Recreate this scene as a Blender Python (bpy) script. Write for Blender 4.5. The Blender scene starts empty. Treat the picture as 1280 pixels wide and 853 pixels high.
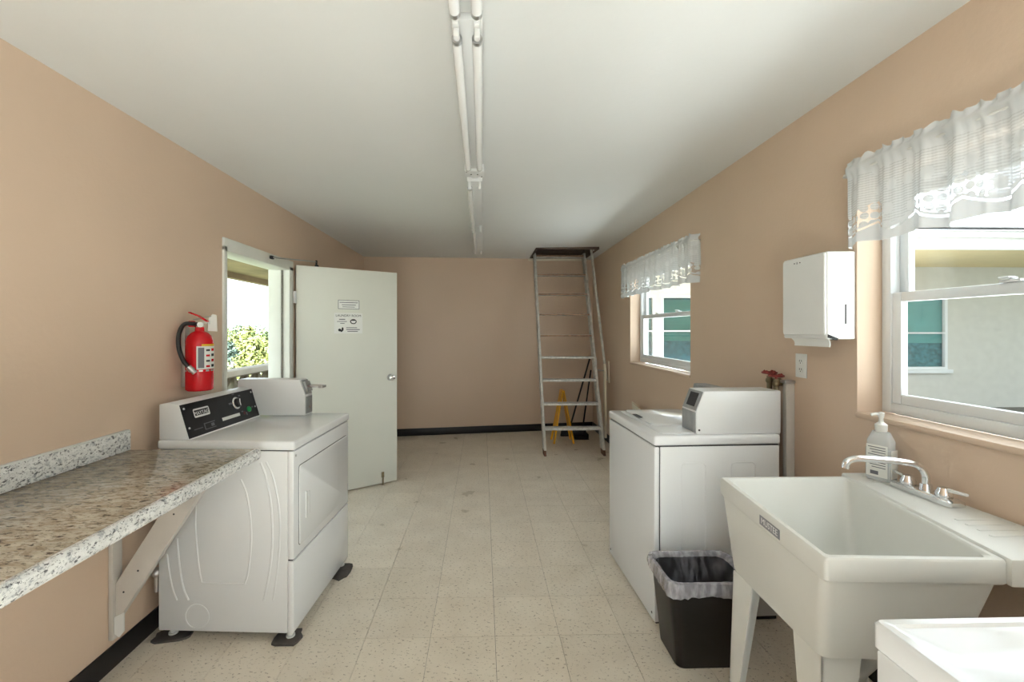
import bpy, bmesh, math, random
from mathutils import Vector, Matrix
random.seed(7)
R = math.radians
scene = bpy.context.scene
COL = scene.collection

# ------------------------------------------------------------------ camera
F_PX, YAW, CAM_H, VX, VY = 550.0, R(1.5), 1.451, 603.0, 412.0
CXP = VX + F_PX * math.tan(YAW)
cam = bpy.data.cameras.new('camera')
cam.sensor_width = 36.0
cam.lens = F_PX / 1280 * 36
cam.shift_x = (640 - CXP) / 1280
cam.shift_y = -(426.5 - VY) / 1280
cam.clip_start = 0.05
cam.clip_end = 300
camo = bpy.data.objects.new('camera', cam)
COL.objects.link(camo)
camo.location = (0, 0, CAM_H)
camo.rotation_euler = (R(90), 0, -YAW)
scene.camera = camo

# ------------------------------------------------------------------ world, sun, exposure
scene.view_settings.view_transform = 'Standard'
scene.view_settings.look = 'None'
scene.view_settings.gamma = 1.0
scene.view_settings.use_curve_mapping = False
scene.view_settings.exposure = 0.42
SKY = 3.1
SUN = 56.0
world = bpy.data.worlds.new('world')
scene.world = world
world.use_nodes = True
bg = world.node_tree.nodes['Background']
bg.inputs['Color'].default_value = (0.79, 0.91, 1.0, 1)
bg.inputs['Strength'].default_value = SKY
sl = bpy.data.lights.new('sun', 'SUN')
sl.energy = SUN
sl.angle = R(2.0)
sl.color = (0.81, 0.915, 1.0)
so = bpy.data.objects.new('sun', sl)
COL.objects.link(so)
so.rotation_euler = Vector((0.14, 0.95, -0.90)).to_track_quat('-Z', 'Y').to_euler()


def ray(px, py):
    a = (px - CXP) / F_PX
    b = -(py - VY) / F_PX
    return Vector((a * math.cos(YAW) + math.sin(YAW), -a * math.sin(YAW) + math.cos(YAW), b))


def onz(px, py, z=0.0):
    r = ray(px, py)
    t = (z - CAM_H) / r.z
    return Vector((r.x * t, r.y * t, z))


def onx(px, py, x):
    r = ray(px, py)
    t = x / r.x
    return Vector((x, r.y * t, CAM_H + r.z * t))


def ony(px, py, y):
    r = ray(px, py)
    t = y / r.y
    return Vector((r.x * t, y, CAM_H + r.z * t))


# ------------------------------------------------------------------ materials
def newmat(name):
    m = bpy.data.materials.new(name)
    m.use_nodes = True
    nt = m.node_tree
    return m, nt, nt.nodes['Principled BSDF'], nt.nodes['Material Output']


def N(nt, t, **kw):
    n = nt.nodes.new(t)
    for k, v in kw.items():
        setattr(n, k, v)
    return n


def srgb(r, g, b):
    f = lambda c: ((c / 255 + 0.055) / 1.055) ** 2.4 if c > 10 else c / 255 / 12.92
    return (f(r), f(g), f(b), 1)


def ramp(nt, stops, interp='LINEAR'):
    n = nt.nodes.new('ShaderNodeValToRGB')
    n.color_ramp.interpolation = interp
    e = n.color_ramp.elements
    while len(e) < len(stops):
        e.new(0.5)
    for i, (p, c) in enumerate(stops):
        e[i].position = p
        e[i].color = c if len(c) == 4 else (*c, 1)
    return n


def mat(name, col, rough=0.5, metal=0.0, var=0.04, vscale=6.0, bump=0.0, bscale=60.0, coat=0.0, ior=1.45):
    """plain painted / plastic / metal surface with slight tonal variation"""
    m, nt, b, out = newmat(name)
    tc = N(nt, 'ShaderNodeTexCoord')
    nz = N(nt, 'ShaderNodeTexNoise')
    nz.inputs['Scale'].default_value = vscale
    nz.inputs['Detail'].default_value = 4
    nt.links.new(tc.outputs['Object'], nz.inputs['Vector'])
    d = 1 - var
    l = 1 + var
    rp = ramp(nt, [(0.3, (col[0] * d, col[1] * d, col[2] * d, 1)),
                   (0.7, (min(1, col[0] * l), min(1, col[1] * l), min(1, col[2] * l), 1))])
    nt.links.new(nz.outputs['Fac'], rp.inputs['Fac'])
    nt.links.new(rp.outputs['Color'], b.inputs['Base Color'])
    b.inputs['Roughness'].default_value = rough
    b.inputs['Metallic'].default_value = metal
    b.inputs['IOR'].default_value = ior
    b.inputs['Coat Weight'].default_value = coat
    if bump:
        n2 = N(nt, 'ShaderNodeTexNoise')
        n2.inputs['Scale'].default_value = bscale
        n2.inputs['Detail'].default_value = 3
        nt.links.new(tc.outputs['Object'], n2.inputs['Vector'])
        bp = N(nt, 'ShaderNodeBump')
        bp.inputs['Strength'].default_value = bump
        bp.inputs['Distance'].default_value = 0.004
        nt.links.new(n2.outputs['Fac'], bp.inputs['Height'])
        nt.links.new(bp.outputs['Normal'], b.inputs['Normal'])
    return m


def mat_tile():
    m, nt, b, out = newmat('vinyl_tile')
    tc = N(nt, 'ShaderNodeTexCoord')
    geo = N(nt, 'ShaderNodeNewGeometry')
    oi = N(nt, 'ShaderNodeObjectInfo')
    nz = N(nt, 'ShaderNodeTexNoise')
    nz.inputs['Scale'].default_value = 5
    nz.inputs['Detail'].default_value = 5
    nt.links.new(geo.outputs['Position'], nz.inputs['Vector'])
    base = ramp(nt, [(0.3, srgb(224, 212, 194)), (0.7, srgb(236, 226, 210))])
    nt.links.new(nz.outputs['Fac'], base.inputs['Fac'])
    # per tile tint
    hs = N(nt, 'ShaderNodeHueSaturation')
    mr = N(nt, 'ShaderNodeMapRange')
    mr.inputs['To Min'].default_value = 0.965
    mr.inputs['To Max'].default_value = 1.03
    nt.links.new(oi.outputs['Random'], mr.inputs['Value'])
    nt.links.new(mr.outputs['Result'], hs.inputs['Value'])
    nt.links.new(base.outputs['Color'], hs.inputs['Color'])
    # dark and pale flecks
    mp = N(nt, 'ShaderNodeMapping')
    mp.inputs['Scale'].default_value = (60, 95, 60)
    mp.inputs['Rotation'].default_value = (0, 0, 0.5)
    nt.links.new(geo.outputs['Position'], mp.inputs['Vector'])
    f1 = N(nt, 'ShaderNodeTexNoise')
    f1.inputs['Scale'].default_value = 1.0
    f1.inputs['Detail'].default_value = 2
    f1.inputs['Roughness'].default_value = 0.7
    nt.links.new(mp.outputs['Vector'], f1.inputs['Vector'])
    r1 = ramp(nt, [(0.60, (0, 0, 0, 1)), (0.67, (1, 1, 1, 1))])
    nt.links.new(f1.outputs['Fac'], r1.inputs['Fac'])
    r2 = ramp(nt, [(0.30, (1, 1, 1, 1)), (0.38, (0, 0, 0, 1))])
    nt.links.new(f1.outputs['Fac'], r2.inputs['Fac'])
    mx1 = N(nt, 'ShaderNodeMix', data_type='RGBA')
    mx1.inputs['B'].default_value = srgb(140, 122, 102)
    s1 = N(nt, 'ShaderNodeMath', operation='MULTIPLY')
    s1.inputs[1].default_value = 0.75
    nt.links.new(r1.outputs['Color'], s1.inputs[0])
    nt.links.new(s1.outputs[0], mx1.inputs['Factor'])
    nt.links.new(hs.outputs['Color'], mx1.inputs['A'])
    mx2 = N(nt, 'ShaderNodeMix', data_type='RGBA')
    mx2.inputs['B'].default_value = srgb(232, 224, 210)
    s2 = N(nt, 'ShaderNodeMath', operation='MULTIPLY')
    s2.inputs[1].default_value = 0.6
    nt.links.new(r2.outputs['Color'], s2.inputs[0])
    nt.links.new(s2.outputs[0], mx2.inputs['Factor'])
    nt.links.new(mx1.outputs['Result'], mx2.inputs['A'])
    nt.links.new(mx2.outputs['Result'], b.inputs['Base Color'])
    rr = ramp(nt, [(0.3, (0.27,) * 3 + (1,)), (0.7, (0.38,) * 3 + (1,))])
    nt.links.new(nz.outputs['Fac'], rr.inputs['Fac'])
    nt.links.new(rr.outputs['Color'], b.inputs['Roughness'])
    return m


def mat_granite(name, c_base, c_dark, c_mid, c_light, scale, rough, dark_at=0.60, mid_at=0.52):
    m, nt, b, out = newmat(name)
    geo = N(nt, 'ShaderNodeNewGeometry')
    mp = N(nt, 'ShaderNodeMapping')
    mp.inputs['Scale'].default_value = scale
    nt.links.new(geo.outputs['Position'], mp.inputs['Vector'])

    def noise(s, det, ro, off):
        mm = N(nt, 'ShaderNodeMapping')
        mm.inputs['Location'].default_value = (off, off * 2, off)
        nt.links.new(mp.outputs['Vector'], mm.inputs['Vector'])
        n = N(nt, 'ShaderNodeTexNoise')
        n.inputs['Scale'].default_value = s
        n.inputs['Detail'].default_value = det
        n.inputs['Roughness'].default_value = ro
        nt.links.new(mm.outputs['Vector'], n.inputs['Vector'])
        return n.outputs['Fac']
    cur = None
    rp = ramp(nt, [(0.35, c_base), (0.65, c_light)])
    nt.links.new(noise(1.6, 6, 0.6, 0), rp.inputs['Fac'])
    cur = rp.outputs['Color']
    for (s, off, at, w, c, k) in ((2.2, 4, mid_at, 0.10, c_mid, 0.85), (3.2, 9, dark_at, 0.05, c_dark, 0.9), (6.5, 15, dark_at + 0.02, 0.05, c_dark, 0.8)):
        q = ramp(nt, [(at, (0, 0, 0, 1)), (at + w, (k, k, k, 1))])
        nt.links.new(noise(s, 5, 0.65, off), q.inputs['Fac'])
        mx = N(nt, 'ShaderNodeMix', data_type='RGBA')
        nt.links.new(q.outputs['Color'], mx.inputs['Factor'])
        nt.links.new(cur, mx.inputs['A'])
        mx.inputs['B'].default_value = c
        cur = mx.outputs['Result']
    nt.links.new(cur, b.inputs['Base Color'])
    b.inputs['Roughness'].default_value = rough
    return m


def mat_glass(name, tint=(1, 1, 1, 1)):
    m, nt, b, out = newmat(name)
    nt.nodes.remove(b)
    tr = N(nt, 'ShaderNodeBsdfTransparent')
    tr.inputs['Color'].default_value = tint
    gl = N(nt, 'ShaderNodeBsdfGlossy')
    gl.inputs['Roughness'].default_value = 0.02
    fr = N(nt, 'ShaderNodeLayerWeight')
    fr.inputs['Blend'].default_value = 0.5
    pw = N(nt, 'ShaderNodeMath', operation='POWER')
    pw.inputs[1].default_value = 5.0
    nt.links.new(fr.outputs['Facing'], pw.inputs[0])
    ma = N(nt, 'ShaderNodeMath', operation='MULTIPLY_ADD')
    ma.inputs[1].default_value = 0.6
    ma.inputs[2].default_value = 0.025
    nt.links.new(pw.outputs[0], ma.inputs[0])
    mx = N(nt, 'ShaderNodeMixShader')
    nt.links.new(ma.outputs[0], mx.inputs[0])
    nt.links.new(tr.outputs[0], mx.inputs[1])
    nt.links.new(gl.outputs[0], mx.inputs[2])
    nt.links.new(mx.outputs[0], out.inputs['Surface'])
    return m


def mat_film(name, col, alpha, rough, lo=0.3, hi=2.2):
    m, nt, b, out = newmat(name)
    b.inputs['Base Color'].default_value = col
    b.inputs['Roughness'].default_value = rough
    tc = N(nt, 'ShaderNodeTexCoord')
    nz = N(nt, 'ShaderNodeTexNoise')
    nz.inputs['Scale'].default_value = 30
    nz.inputs['Detail'].default_value = 4
    mpf = N(nt, 'ShaderNodeMapping')
    mpf.inputs['Scale'].default_value = (1.3, 1.3, 0.3)
    nt.links.new(tc.outputs['Object'], mpf.inputs['Vector'])
    nt.links.new(mpf.outputs['Vector'], nz.inputs['Vector'])
    rp = ramp(nt, [(0.42, (alpha * lo,) * 3 + (1,)), (0.66, (min(1, alpha * hi),) * 3 + (1,))])
    nt.links.new(nz.outputs['Fac'], rp.inputs['Fac'])
    nt.links.new(rp.outputs['Color'], b.inputs['Alpha'])
    bp = N(nt, 'ShaderNodeBump')
    bp.inputs['Strength'].default_value = 0.8
    bp.inputs['Distance'].default_value = 0.01
    nt.links.new(nz.outputs['Fac'], bp.inputs['Height'])
    nt.links.new(bp.outputs['Normal'], b.inputs['Normal'])
    return m


def mat_lace():
    """white lace: fine net bands, cut-out flower border, scalloped hem. UV in metres: u along, v up from hem"""
    m, nt, b, out = newmat('white_lace')
    uv = N(nt, 'ShaderNodeUVMap')
    sx = N(nt, 'ShaderNodeSeparateXYZ')
    nt.links.new(uv.outputs['UV'], sx.inputs[0])
    U, V = sx.outputs['X'], sx.outputs['Y']

    def M(op, a, b_=None, c=None):
        n = N(nt, 'ShaderNodeMath', operation=op)
        for i, v in enumerate((a, b_, c)):
            if v is None:
                continue
            if isinstance(v, (int, float)):
                n.inputs[i].default_value = v
            else:
                nt.links.new(v, n.inputs[i])
        return n.outputs[0]
    # scallop line height
    sc = M('ABSOLUTE', M('SINE', M('MULTIPLY', U, 15.0)))
    h0 = M('ADD', 0.075, M('MULTIPLY', sc, -0.035))
    rel = M('SUBTRACT', V, h0)                      # height above scallop line
    # voronoi petals in border
    vo = N(nt, 'ShaderNodeTexVoronoi', feature='F1', voronoi_dimensions='2D')
    vo.inputs['Scale'].default_value = 31
    vo.inputs['Randomness'].default_value = 0.3
    nt.links.new(uv.outputs['UV'], vo.inputs['Vector'])
    petal = M('LESS_THAN', vo.outputs['Distance'], 0.43)       # solid petal
    inborder = M('MULTIPLY', M('GREATER_THAN', rel, 0.012), M('LESS_THAN', rel, 0.085))
    bx = M('FRACT', M('MULTIPLY', U, 2.4))
    inmotif = M('LESS_THAN', bx, 0.72)
    hole = M('MULTIPLY', M('MULTIPLY', inborder, inmotif), M('SUBTRACT', 1.0, petal))
    # thin outline slit near scallop
    slit = M('MULTIPLY', M('GREATER_THAN', rel, -0.006), M('LESS_THAN', rel, 0.003))
    hole = M('MAXIMUM', hole, M('MULTIPLY', slit, 0.9))
    # net body : fine horizontal threads
    th = M('SINE', M('MULTIPLY', V, 640.0))
    tu = M('SINE', M('MULTIPLY', U, 520.0))
    net = M('GREATER_THAN', M('ADD', th, M('MULTIPLY', tu, 0.35)), 0.25)
    nz = N(nt, 'ShaderNodeTexVoronoi', feature='F1', voronoi_dimensions='2D')
    nz.inputs['Scale'].default_value = 11
    nz.inputs['Randomness'].default_value = 0.5
    nt.links.new(uv.outputs['UV'], nz.inputs['Vector'])
    dense = M('LESS_THAN', nz.outputs['Distance'], 0.24)
    netmask = M('MULTIPLY', M('MULTIPLY', M('GREATER_THAN', rel, 0.02), M('LESS_THAN', V, 0.285)), M('SUBTRACT', 1.0, dense))
    hole2 = M('MULTIPLY', M('MULTIPLY', net, netmask), 0.2)
    holes = M('MINIMUM', M('ADD', hole, hole2), 0.92)
    # cloth: diffuse + translucent
    df = N(nt, 'ShaderNodeBsdfDiffuse')
    df.inputs['Color'].default_value = (0.66, 0.67, 0.68, 1)
    tl = N(nt, 'ShaderNodeBsdfTranslucent')
    tl.inputs['Color'].default_value = (0.85, 0.86, 0.86, 1)
    mx = N(nt, 'ShaderNodeMixShader')
    mx.inputs[0].default_value = 0.09
    nt.links.new(df.outputs[0], mx.inputs[1])
    nt.links.new(tl.outputs[0], mx.inputs[2])
    tp = N(nt, 'ShaderNodeBsdfTransparent')
    m2 = N(nt, 'ShaderNodeMixShader')
    base_open = M('ADD', M('MULTIPLY', holes, 0.85), 0.03)
    nt.links.new(base_open, m2.inputs[0])
    nt.links.new(mx.outputs[0], m2.inputs[1])
    nt.links.new(tp.outputs[0], m2.inputs[2])
    nt.links.new(m2.outputs[0], out.inputs['Surface'])
    return m


M = {}
M['wall'] = mat('tan_wall_paint', srgb(218, 193, 170), 0.42, var=0.025, vscale=1.3, bump=0.22, bscale=45)
M['ceiling'] = mat('white_ceiling_paint', srgb(226, 227, 225), 0.5, var=0.012, vscale=2, bump=0.12, bscale=40)
M['grout'] = mat('tile_joint', srgb(112, 98, 82), 0.8)
M['tile'] = mat_tile()
M['black_base'] = mat('black_vinyl_base', srgb(26, 25, 27), 0.45)
M['ext_wall'] = mat('white_exterior_stucco', srgb(208, 207, 200), 0.85, bump=0.3, bscale=80)
M['appliance'] = mat('white_enamel', srgb(230, 231, 232), 0.1, var=0.008, vscale=2)
M['appliance_side'] = mat('white_painted_steel', srgb(226, 227, 227), 0.3, var=0.01, vscale=2)
M['seam'] = mat('dark_seam', srgb(60, 60, 62), 0.7)
M['black_panel'] = mat('black_glossy_panel', srgb(22, 22, 27), 0.28)
M['white_print'] = mat('white_print', srgb(225, 225, 225), 0.5)
M['grey_print'] = mat('grey_print', srgb(110, 110, 116), 0.5)
M['sticker'] = mat('grey_sticker', srgb(136, 136, 142), 0.4)
M['dark_print'] = mat('dark_print', srgb(45, 45, 48), 0.6)
M['chrome'] = mat('chrome', (0.78, 0.79, 0.8, 1), 0.12, 1.0, var=0.02)
M['steel'] = mat('brushed_steel', (0.55, 0.55, 0.55, 1), 0.35, 1.0, var=0.05, vscale=20)
M['galv'] = mat('galvanised_plate', srgb(158, 160, 160), 0.45, 0.3, var=0.10, vscale=25)
M['green'] = mat('green_button', srgb(30, 150, 80), 0.3)
M['red_dot'] = mat('dark_red_lamp', srgb(90, 25, 30), 0.4)
M['rubber'] = mat('dark_rubber', srgb(84, 79, 76), 0.85, var=0.25, vscale=30, bump=0.5)
M['red'] = mat('red_enamel', srgb(204, 14, 28), 0.25)
M['black_rub'] = mat('black_hose_rubber', srgb(34, 34, 36), 0.5)
M['label'] = mat('white_label', srgb(228, 228, 222), 0.5)
M['yellow_lbl'] = mat('yellow_label_band', srgb(235, 190, 40), 0.5)
M['door'] = mat('cream_door_paint', srgb(226, 226, 216), 0.38, var=0.012, vscale=3)
M['frame'] = mat('white_frame_paint', srgb(226, 226, 218), 0.4, var=0.03)
M['weather'] = mat('grey_weatherstrip', srgb(120, 116, 108), 0.8, var=0.25, vscale=60)
M['vinyl'] = mat('white_vinyl_window', srgb(226, 230, 232), 0.35, var=0.01)
M['glass'] = mat_glass('window_glass')
M['lace'] = mat_lace()
M['rod'] = mat('white_rod', srgb(225, 225, 222), 0.4)
M['plastic'] = mat('white_plastic', srgb(232, 232, 228), 0.35, var=0.008)
M['tub'] = mat('white_sink_plastic', srgb(226, 226, 221), 0.4, var=0.015, vscale=4)
M['disp'] = mat('white_dispenser_metal', srgb(230, 230, 228), 0.3, var=0.015)
M['paper'] = mat('white_paper', srgb(236, 236, 232), 0.9, var=0.01)
M['slot'] = mat('dark_slot', srgb(28, 28, 30), 0.6)
M['trash'] = mat('black_bin_plastic', srgb(20, 17, 16), 0.4, var=0.05)
M['bag'] = mat_film('clear_bag_film', srgb(200, 200, 212), 0.15, 0.1)
M['bag_cuff'] = mat_film('gathered_bag_film', srgb(226, 224, 232), 0.5, 0.15, 0.7, 1.3)
M['ladder'] = mat('worn_grey_ladder_paint', srgb(194, 190, 182), 0.65, var=0.22, vscale=22, bump=0.2)
M['ladder_tip'] = mat('worn_dark_wood_tip', srgb(96, 62, 44), 0.8, var=0.25, vscale=30)
M['step'] = mat('worn_step_paint', srgb(204, 200, 194), 0.6, var=0.2, vscale=30)
M['step_edge'] = mat('chipped_step_edge', srgb(150, 120, 96), 0.8, var=0.45, vscale=45)
M['hatch_wood'] = mat('dark_hatch_wood', srgb(92, 76, 66), 0.8, var=0.2, vscale=15)
M['pale_wood'] = mat('pale_painted_wood', srgb(222, 212, 192), 0.6, var=0.05)
M['brace'] = mat('grey_white_painted_board', srgb(206, 200, 192), 0.6, var=0.05, vscale=8)
M['yellow'] = mat('yellow_sign_plastic', srgb(236, 172, 30), 0.4)
M['handle_black'] = mat('black_handle_paint', srgb(34, 30, 32), 0.45)
M['bristle'] = mat('dark_bristles', srgb(48, 42, 42), 0.9, var=0.3, vscale=80)
M['valve_red'] = mat('worn_red_valve_wheel', srgb(128, 44, 38), 0.5, var=0.2, vscale=60)
M['brass'] = mat('tarnished_brass', srgb(140, 126, 100), 0.45, 0.6, var=0.2, vscale=40)
M['bottle'] = None
M['tube'] = mat('white_fluorescent_tube', srgb(244, 244, 244), 0.22, var=0.0)
M['fixture'] = mat('white_fixture_enamel', srgb(228, 229, 228), 0.35, var=0.01)
M['concrete'] = mat('grey_concrete', srgb(186, 182, 172), 0.9, var=0.1, vscale=3)
M['pale_conc'] = mat('pale_concrete', srgb(214, 211, 203), 0.9, var=0.06, vscale=3)
M['grass'] = mat('lawn_green', srgb(92, 98, 70), 0.95, var=0.2, vscale=2)
M['gravel'] = mat('dark_gravel', srgb(104, 102, 96), 0.95, var=0.3, vscale=30)
M['block'] = mat('weathered_block', srgb(120, 114, 100), 0.9, var=0.2, vscale=14, bump=0.4)
M['soffit'] = mat('brown_grey_soffit', srgb(132, 112, 88), 0.8, var=0.3, vscale=2.5, bump=0.5, bscale=25)
M['fascia'] = mat('white_fascia', srgb(232, 232, 226), 0.6)
M['beige_soffit'] = mat('beige_soffit', srgb(232, 214, 168), 0.8)
M['shingle'] = mat('dark_asphalt_shingle', srgb(62, 60, 57), 0.9, var=0.35, vscale=10, bump=0.6)
M['teal'] = mat('teal_blind', srgb(88, 160, 156), 0.6, var=0.12, vscale=3)
M['curtain_shaded'] = mat('shaded_teal_curtain', srgb(42, 74, 78), 0.8, var=0.5, vscale=14)  # darker copy of the curtain, shade put into its colour
M['teal_shaded'] = mat('shaded_teal_blind', srgb(48, 100, 92), 0.6, var=0.12, vscale=3)  # darker copy of the teal blind, with the window's shade in the colour
M['teal_dark'] = mat('dark_teal_curtain', srgb(70, 120, 128), 0.8, var=0.45, vscale=14)
M['gr_top'] = mat_granite('speckled_laminate_top', srgb(176, 163, 143), srgb(64, 54, 47), srgb(138, 121, 102), srgb(212, 203, 188), (11, 26, 14), 0.16, 0.57, 0.51)
M['gr_edge'] = mat_granite('speckled_laminate_edge', srgb(222, 222, 220), srgb(50, 52, 58), srgb(160, 164, 168), srgb(242, 242, 240), (26, 20, 30), 0.28, 0.565, 0.545)

m, nt, b, out = newmat('clear_bottle_plastic')
b.inputs['Base Color'].default_value = srgb(226, 230, 230)
b.inputs['Roughness'].default_value = 0.12
b.inputs['Alpha'].default_value = 0.62
M['bottle'] = m


def mat_leaf(name, c1, c2):
    m, nt, b, out = newmat(name)
    geo = N(nt, 'ShaderNodeNewGeometry')
    rp = ramp(nt, [(0.0, c1), (1.0, c2)])
    nt.links.new(geo.outputs['Random Per Island'], rp.inputs['Fac'])
    nt.links.new(rp.outputs['Color'], b.inputs['Base Color'])
    b.inputs['Roughness'].default_value = 0.6
    return m


# ------------------------------------------------------------------ mesh helpers
def rot_to(d):
    return Vector((0, 0, 1)).rotation_difference(Vector(d).normalized()).to_matrix()


class MB:
    def __init__(s):
        s.bm = bmesh.new()

    def _add(s, tmp):
        me = bpy.data.meshes.new('t')
        tmp.to_mesh(me)
        tmp.free()
        s.bm.from_mesh(me)
        bpy.data.meshes.remove(me)
        return s

    def box(s, x0, x1, y0, y1, z0, z1, bev=0.0, seg=2, mx=None):
        t = bmesh.new()
        bmesh.ops.create_cube(t, size=1)
        bmesh.ops.scale(t, vec=(x1 - x0, y1 - y0, z1 - z0), verts=t.verts)
        bmesh.ops.translate(t, vec=((x0 + x1) / 2, (y0 + y1) / 2, (z0 + z1) / 2), verts=t.verts)
        if bev:
            bmesh.ops.bevel(t, geom=t.edges[:], offset=bev, segments=seg, affect='EDGES', profile=0.5)
        if mx is not None:
            bmesh.ops.transform(t, matrix=mx, verts=t.verts)
        return s._add(t)

    def cyl(s, p0, p1, r0, r1=None, n=20, bev=0.0):
        r1 = r0 if r1 is None else r1
        p0 = Vector(p0)
        p1 = Vector(p1)
        t = bmesh.new()
        bmesh.ops.create_cone(t, cap_ends=True, segments=n, radius1=r0, radius2=r1, depth=(p1 - p0).length)
        if bev:
            es = [e for e in t.edges if abs(e.verts[0].co.z - e.verts[1].co.z) < 1e-6]
            bmesh.ops.bevel(t, geom=es, offset=bev, segments=2, affect='EDGES', profile=0.5)
        mx = Matrix.Translation((p0 + p1) / 2) @ rot_to(p1 - p0).to_4x4()
        bmesh.ops.transform(t, matrix=mx, verts=t.verts)
        return s._add(t)

    def sphere(s, c, r, sc=(1, 1, 1), u=16, v=10):
        t = bmesh.new()
        bmesh.ops.create_uvsphere(t, u_segments=u, v_segments=v, radius=r)
        bmesh.ops.scale(t, vec=sc, verts=t.verts)
        bmesh.ops.translate(t, vec=c, verts=t.verts)
        return s._add(t)

    def rings(s, rs, cap0=True, cap1=True, closed=True):
        vs = [[s.bm.verts.new(p) for p in r] for r in rs]
        n = len(vs[0])
        for a, b_ in zip(vs[:-1], vs[1:]):
            for i in range(n if closed else n - 1):
                j = (i + 1) % n
                try:
                    s.bm.faces.new((a[i], a[j], b_[j], b_[i]))
                except ValueError:
                    pass
        if cap0 and closed:
            s.bm.faces.new(list(reversed(vs[0])))
        if cap1 and closed:
            s.bm.faces.new(vs[-1])
        return s

    def tube(s, pts, r, n=10, cap=True, closed=False):
        pts = [Vector(p) for p in pts]
        rs = []
        up = None
        k = len(pts)
        for i, p in enumerate(pts):
            if closed:
                d = pts[(i + 1) % k] - pts[i - 1]
            else:
                d = pts[min(i + 1, k - 1)] - pts[max(i - 1, 0)]
            d.normalize()
            if up is None:
                a = Vector((0, 0, 1)) if abs(d.z) < 0.9 else Vector((1, 0, 0))
                up = (a - d * a.dot(d)).normalized()
            else:
                up = (up - d * up.dot(d)).normalized()
            w = d.cross(up)
            rr = r[i] if isinstance(r, (list, tuple)) else r
            rs.append([p + (up * math.cos(2 * math.pi * q / n) + w * math.sin(2 * math.pi * q / n)) * rr for q in range(n)])
        if closed:
            rs.append(rs[0])
            return s.rings(rs, False, False)
        return s.rings(rs, cap, cap)

    def lathe(s, prof, c, axis=(0, 0, 1), n=24):
        m3 = rot_to(axis)
        c = Vector(c)
        rs = [[c + m3 @ Vector((r * math.cos(2 * math.pi * q / n), r * math.sin(2 * math.pi * q / n), z)) for q in range(n)] for r, z in prof]
        return s.rings(rs, True, True)

    def prism(s, poly, fn, a0, a1, bev=0.0):
        """poly 2D list; fn(u,v,a)->3D"""
        t = bmesh.new()
        A = [t.verts.new(fn(u, v, a0)) for u, v in poly]
        B = [t.verts.new(fn(u, v, a1)) for u, v in poly]
        n = len(poly)
        t.faces.new(A)
        t.faces.new(list(reversed(B)))
        for i in range(n):
            j = (i + 1) % n
            t.faces.new((A[j], A[i], B[i], B[j]))
        if bev:
            bmesh.ops.bevel(t, geom=t.edges[:], offset=bev, segments=2, affect='EDGES', profile=0.5)
        return s._add(t)

    def build(s, name, m, parent=None, smooth=None, local=False, recalc=True):
        bm = s.bm
        if recalc:
            bmesh.ops.recalc_face_normals(bm, faces=bm.faces[:])
        if parent is None:
            xs = [v.co for v in bm.verts]
            off = Vector(((min(v.x for v in xs) + max(v.x for v in xs)) / 2, (min(v.y for v in xs) + max(v.y for v in xs)) / 2, min(v.z for v in xs)))
        elif local:
            off = Vector((0, 0, 0))
        else:
            p = parent
            while p.parent:
                p = p.parent
            off = p.location.copy()
        bmesh.ops.translate(bm, vec=-off, verts=bm.verts)
        me = bpy.data.meshes.new(name)
        bm.to_mesh(me)
        bm.free()
        if m is not None:
            me.materials.append(M[m] if isinstance(m, str) else m)
        for p in me.polygons:
            p.use_smooth = True
        if smooth is not True:
            me.set_sharp_from_angle(angle=R(smooth or 35))
        o = bpy.data.objects.new(name, me)
        COL.objects.link(o)
        if parent is None:
            o.location = off
        else:
            o.parent = parent
        return o


def tag(o, label=None, cat=None, group=None, kind=None):
    if label:
        o['label'] = label
    if cat:
        o['category'] = cat
    if group:
        o['group'] = group
    if kind:
        o['kind'] = kind
    return o


def thing(name, label, cat, loc=(0, 0, 0), rz=0.0, group=None, kind=None):
    o = bpy.data.objects.new(name, None)
    COL.objects.link(o)
    o.location = loc
    o.rotation_euler = (0, 0, rz)
    o.empty_display_size = 0.1
    return tag(o, label, cat, group, kind)


def struct(name, mb, m, label=None, parent=None, smooth=None):
    o = mb.build(name, m, parent, smooth)
    if parent is None:
        tag(o, label, None, None, 'structure')
        o['category'] = name.split('_')[0]
    return o


def linked(name, me, parent, loc):
    o = bpy.data.objects.new(name, me)
    COL.objects.link(o)
    o.parent = parent
    o.location = loc
    return o


def text(name, s, size, mx, m, parent, local=False, align='CENTER'):
    cu = bpy.data.curves.new('txt', 'FONT')
    cu.body = s
    cu.size = size
    cu.align_x = align
    cu.align_y = 'CENTER'
    cu.extrude = 0.0003
    to = bpy.data.objects.new('txt', cu)
    COL.objects.link(to)
    bpy.context.view_layer.update()
    me = bpy.data.meshes.new_from_object(to.evaluated_get(bpy.context.evaluated_depsgraph_get()))
    bpy.data.objects.remove(to)
    bm = bmesh.new()
    bm.from_mesh(me)
    bmesh.ops.transform(bm, matrix=mx, verts=bm.verts)
    mb = MB()
    mb.bm = bm
    return mb.build(name, m, parent, local=local)


def frame_mx(o, ux, uy):
    ux = Vector(ux).normalized()
    uy = Vector(uy).normalized()
    uz = ux.cross(uy)
    m4 = Matrix((ux, uy, uz)).transposed().to_4x4()
    m4.translation = o
    return m4


def rrect(corners, r, n=4):
    """rounded ring through quadrilateral corners (list of 4 Vectors)"""
    out_ = []
    k = len(corners)
    for i in range(k):
        p = Vector(corners[i])
        a = (Vector(corners[i - 1]) - p).normalized()
        b_ = (Vector(corners[(i + 1) % k]) - p).normalized()
        p0 = p + a * r
        p1 = p + b_ * r
        for q in range(n + 1):
            t = q / n
            out_.append((1 - t) ** 2 * p0 + 2 * t * (1 - t) * p + t * t * p1)
    return out_


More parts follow.
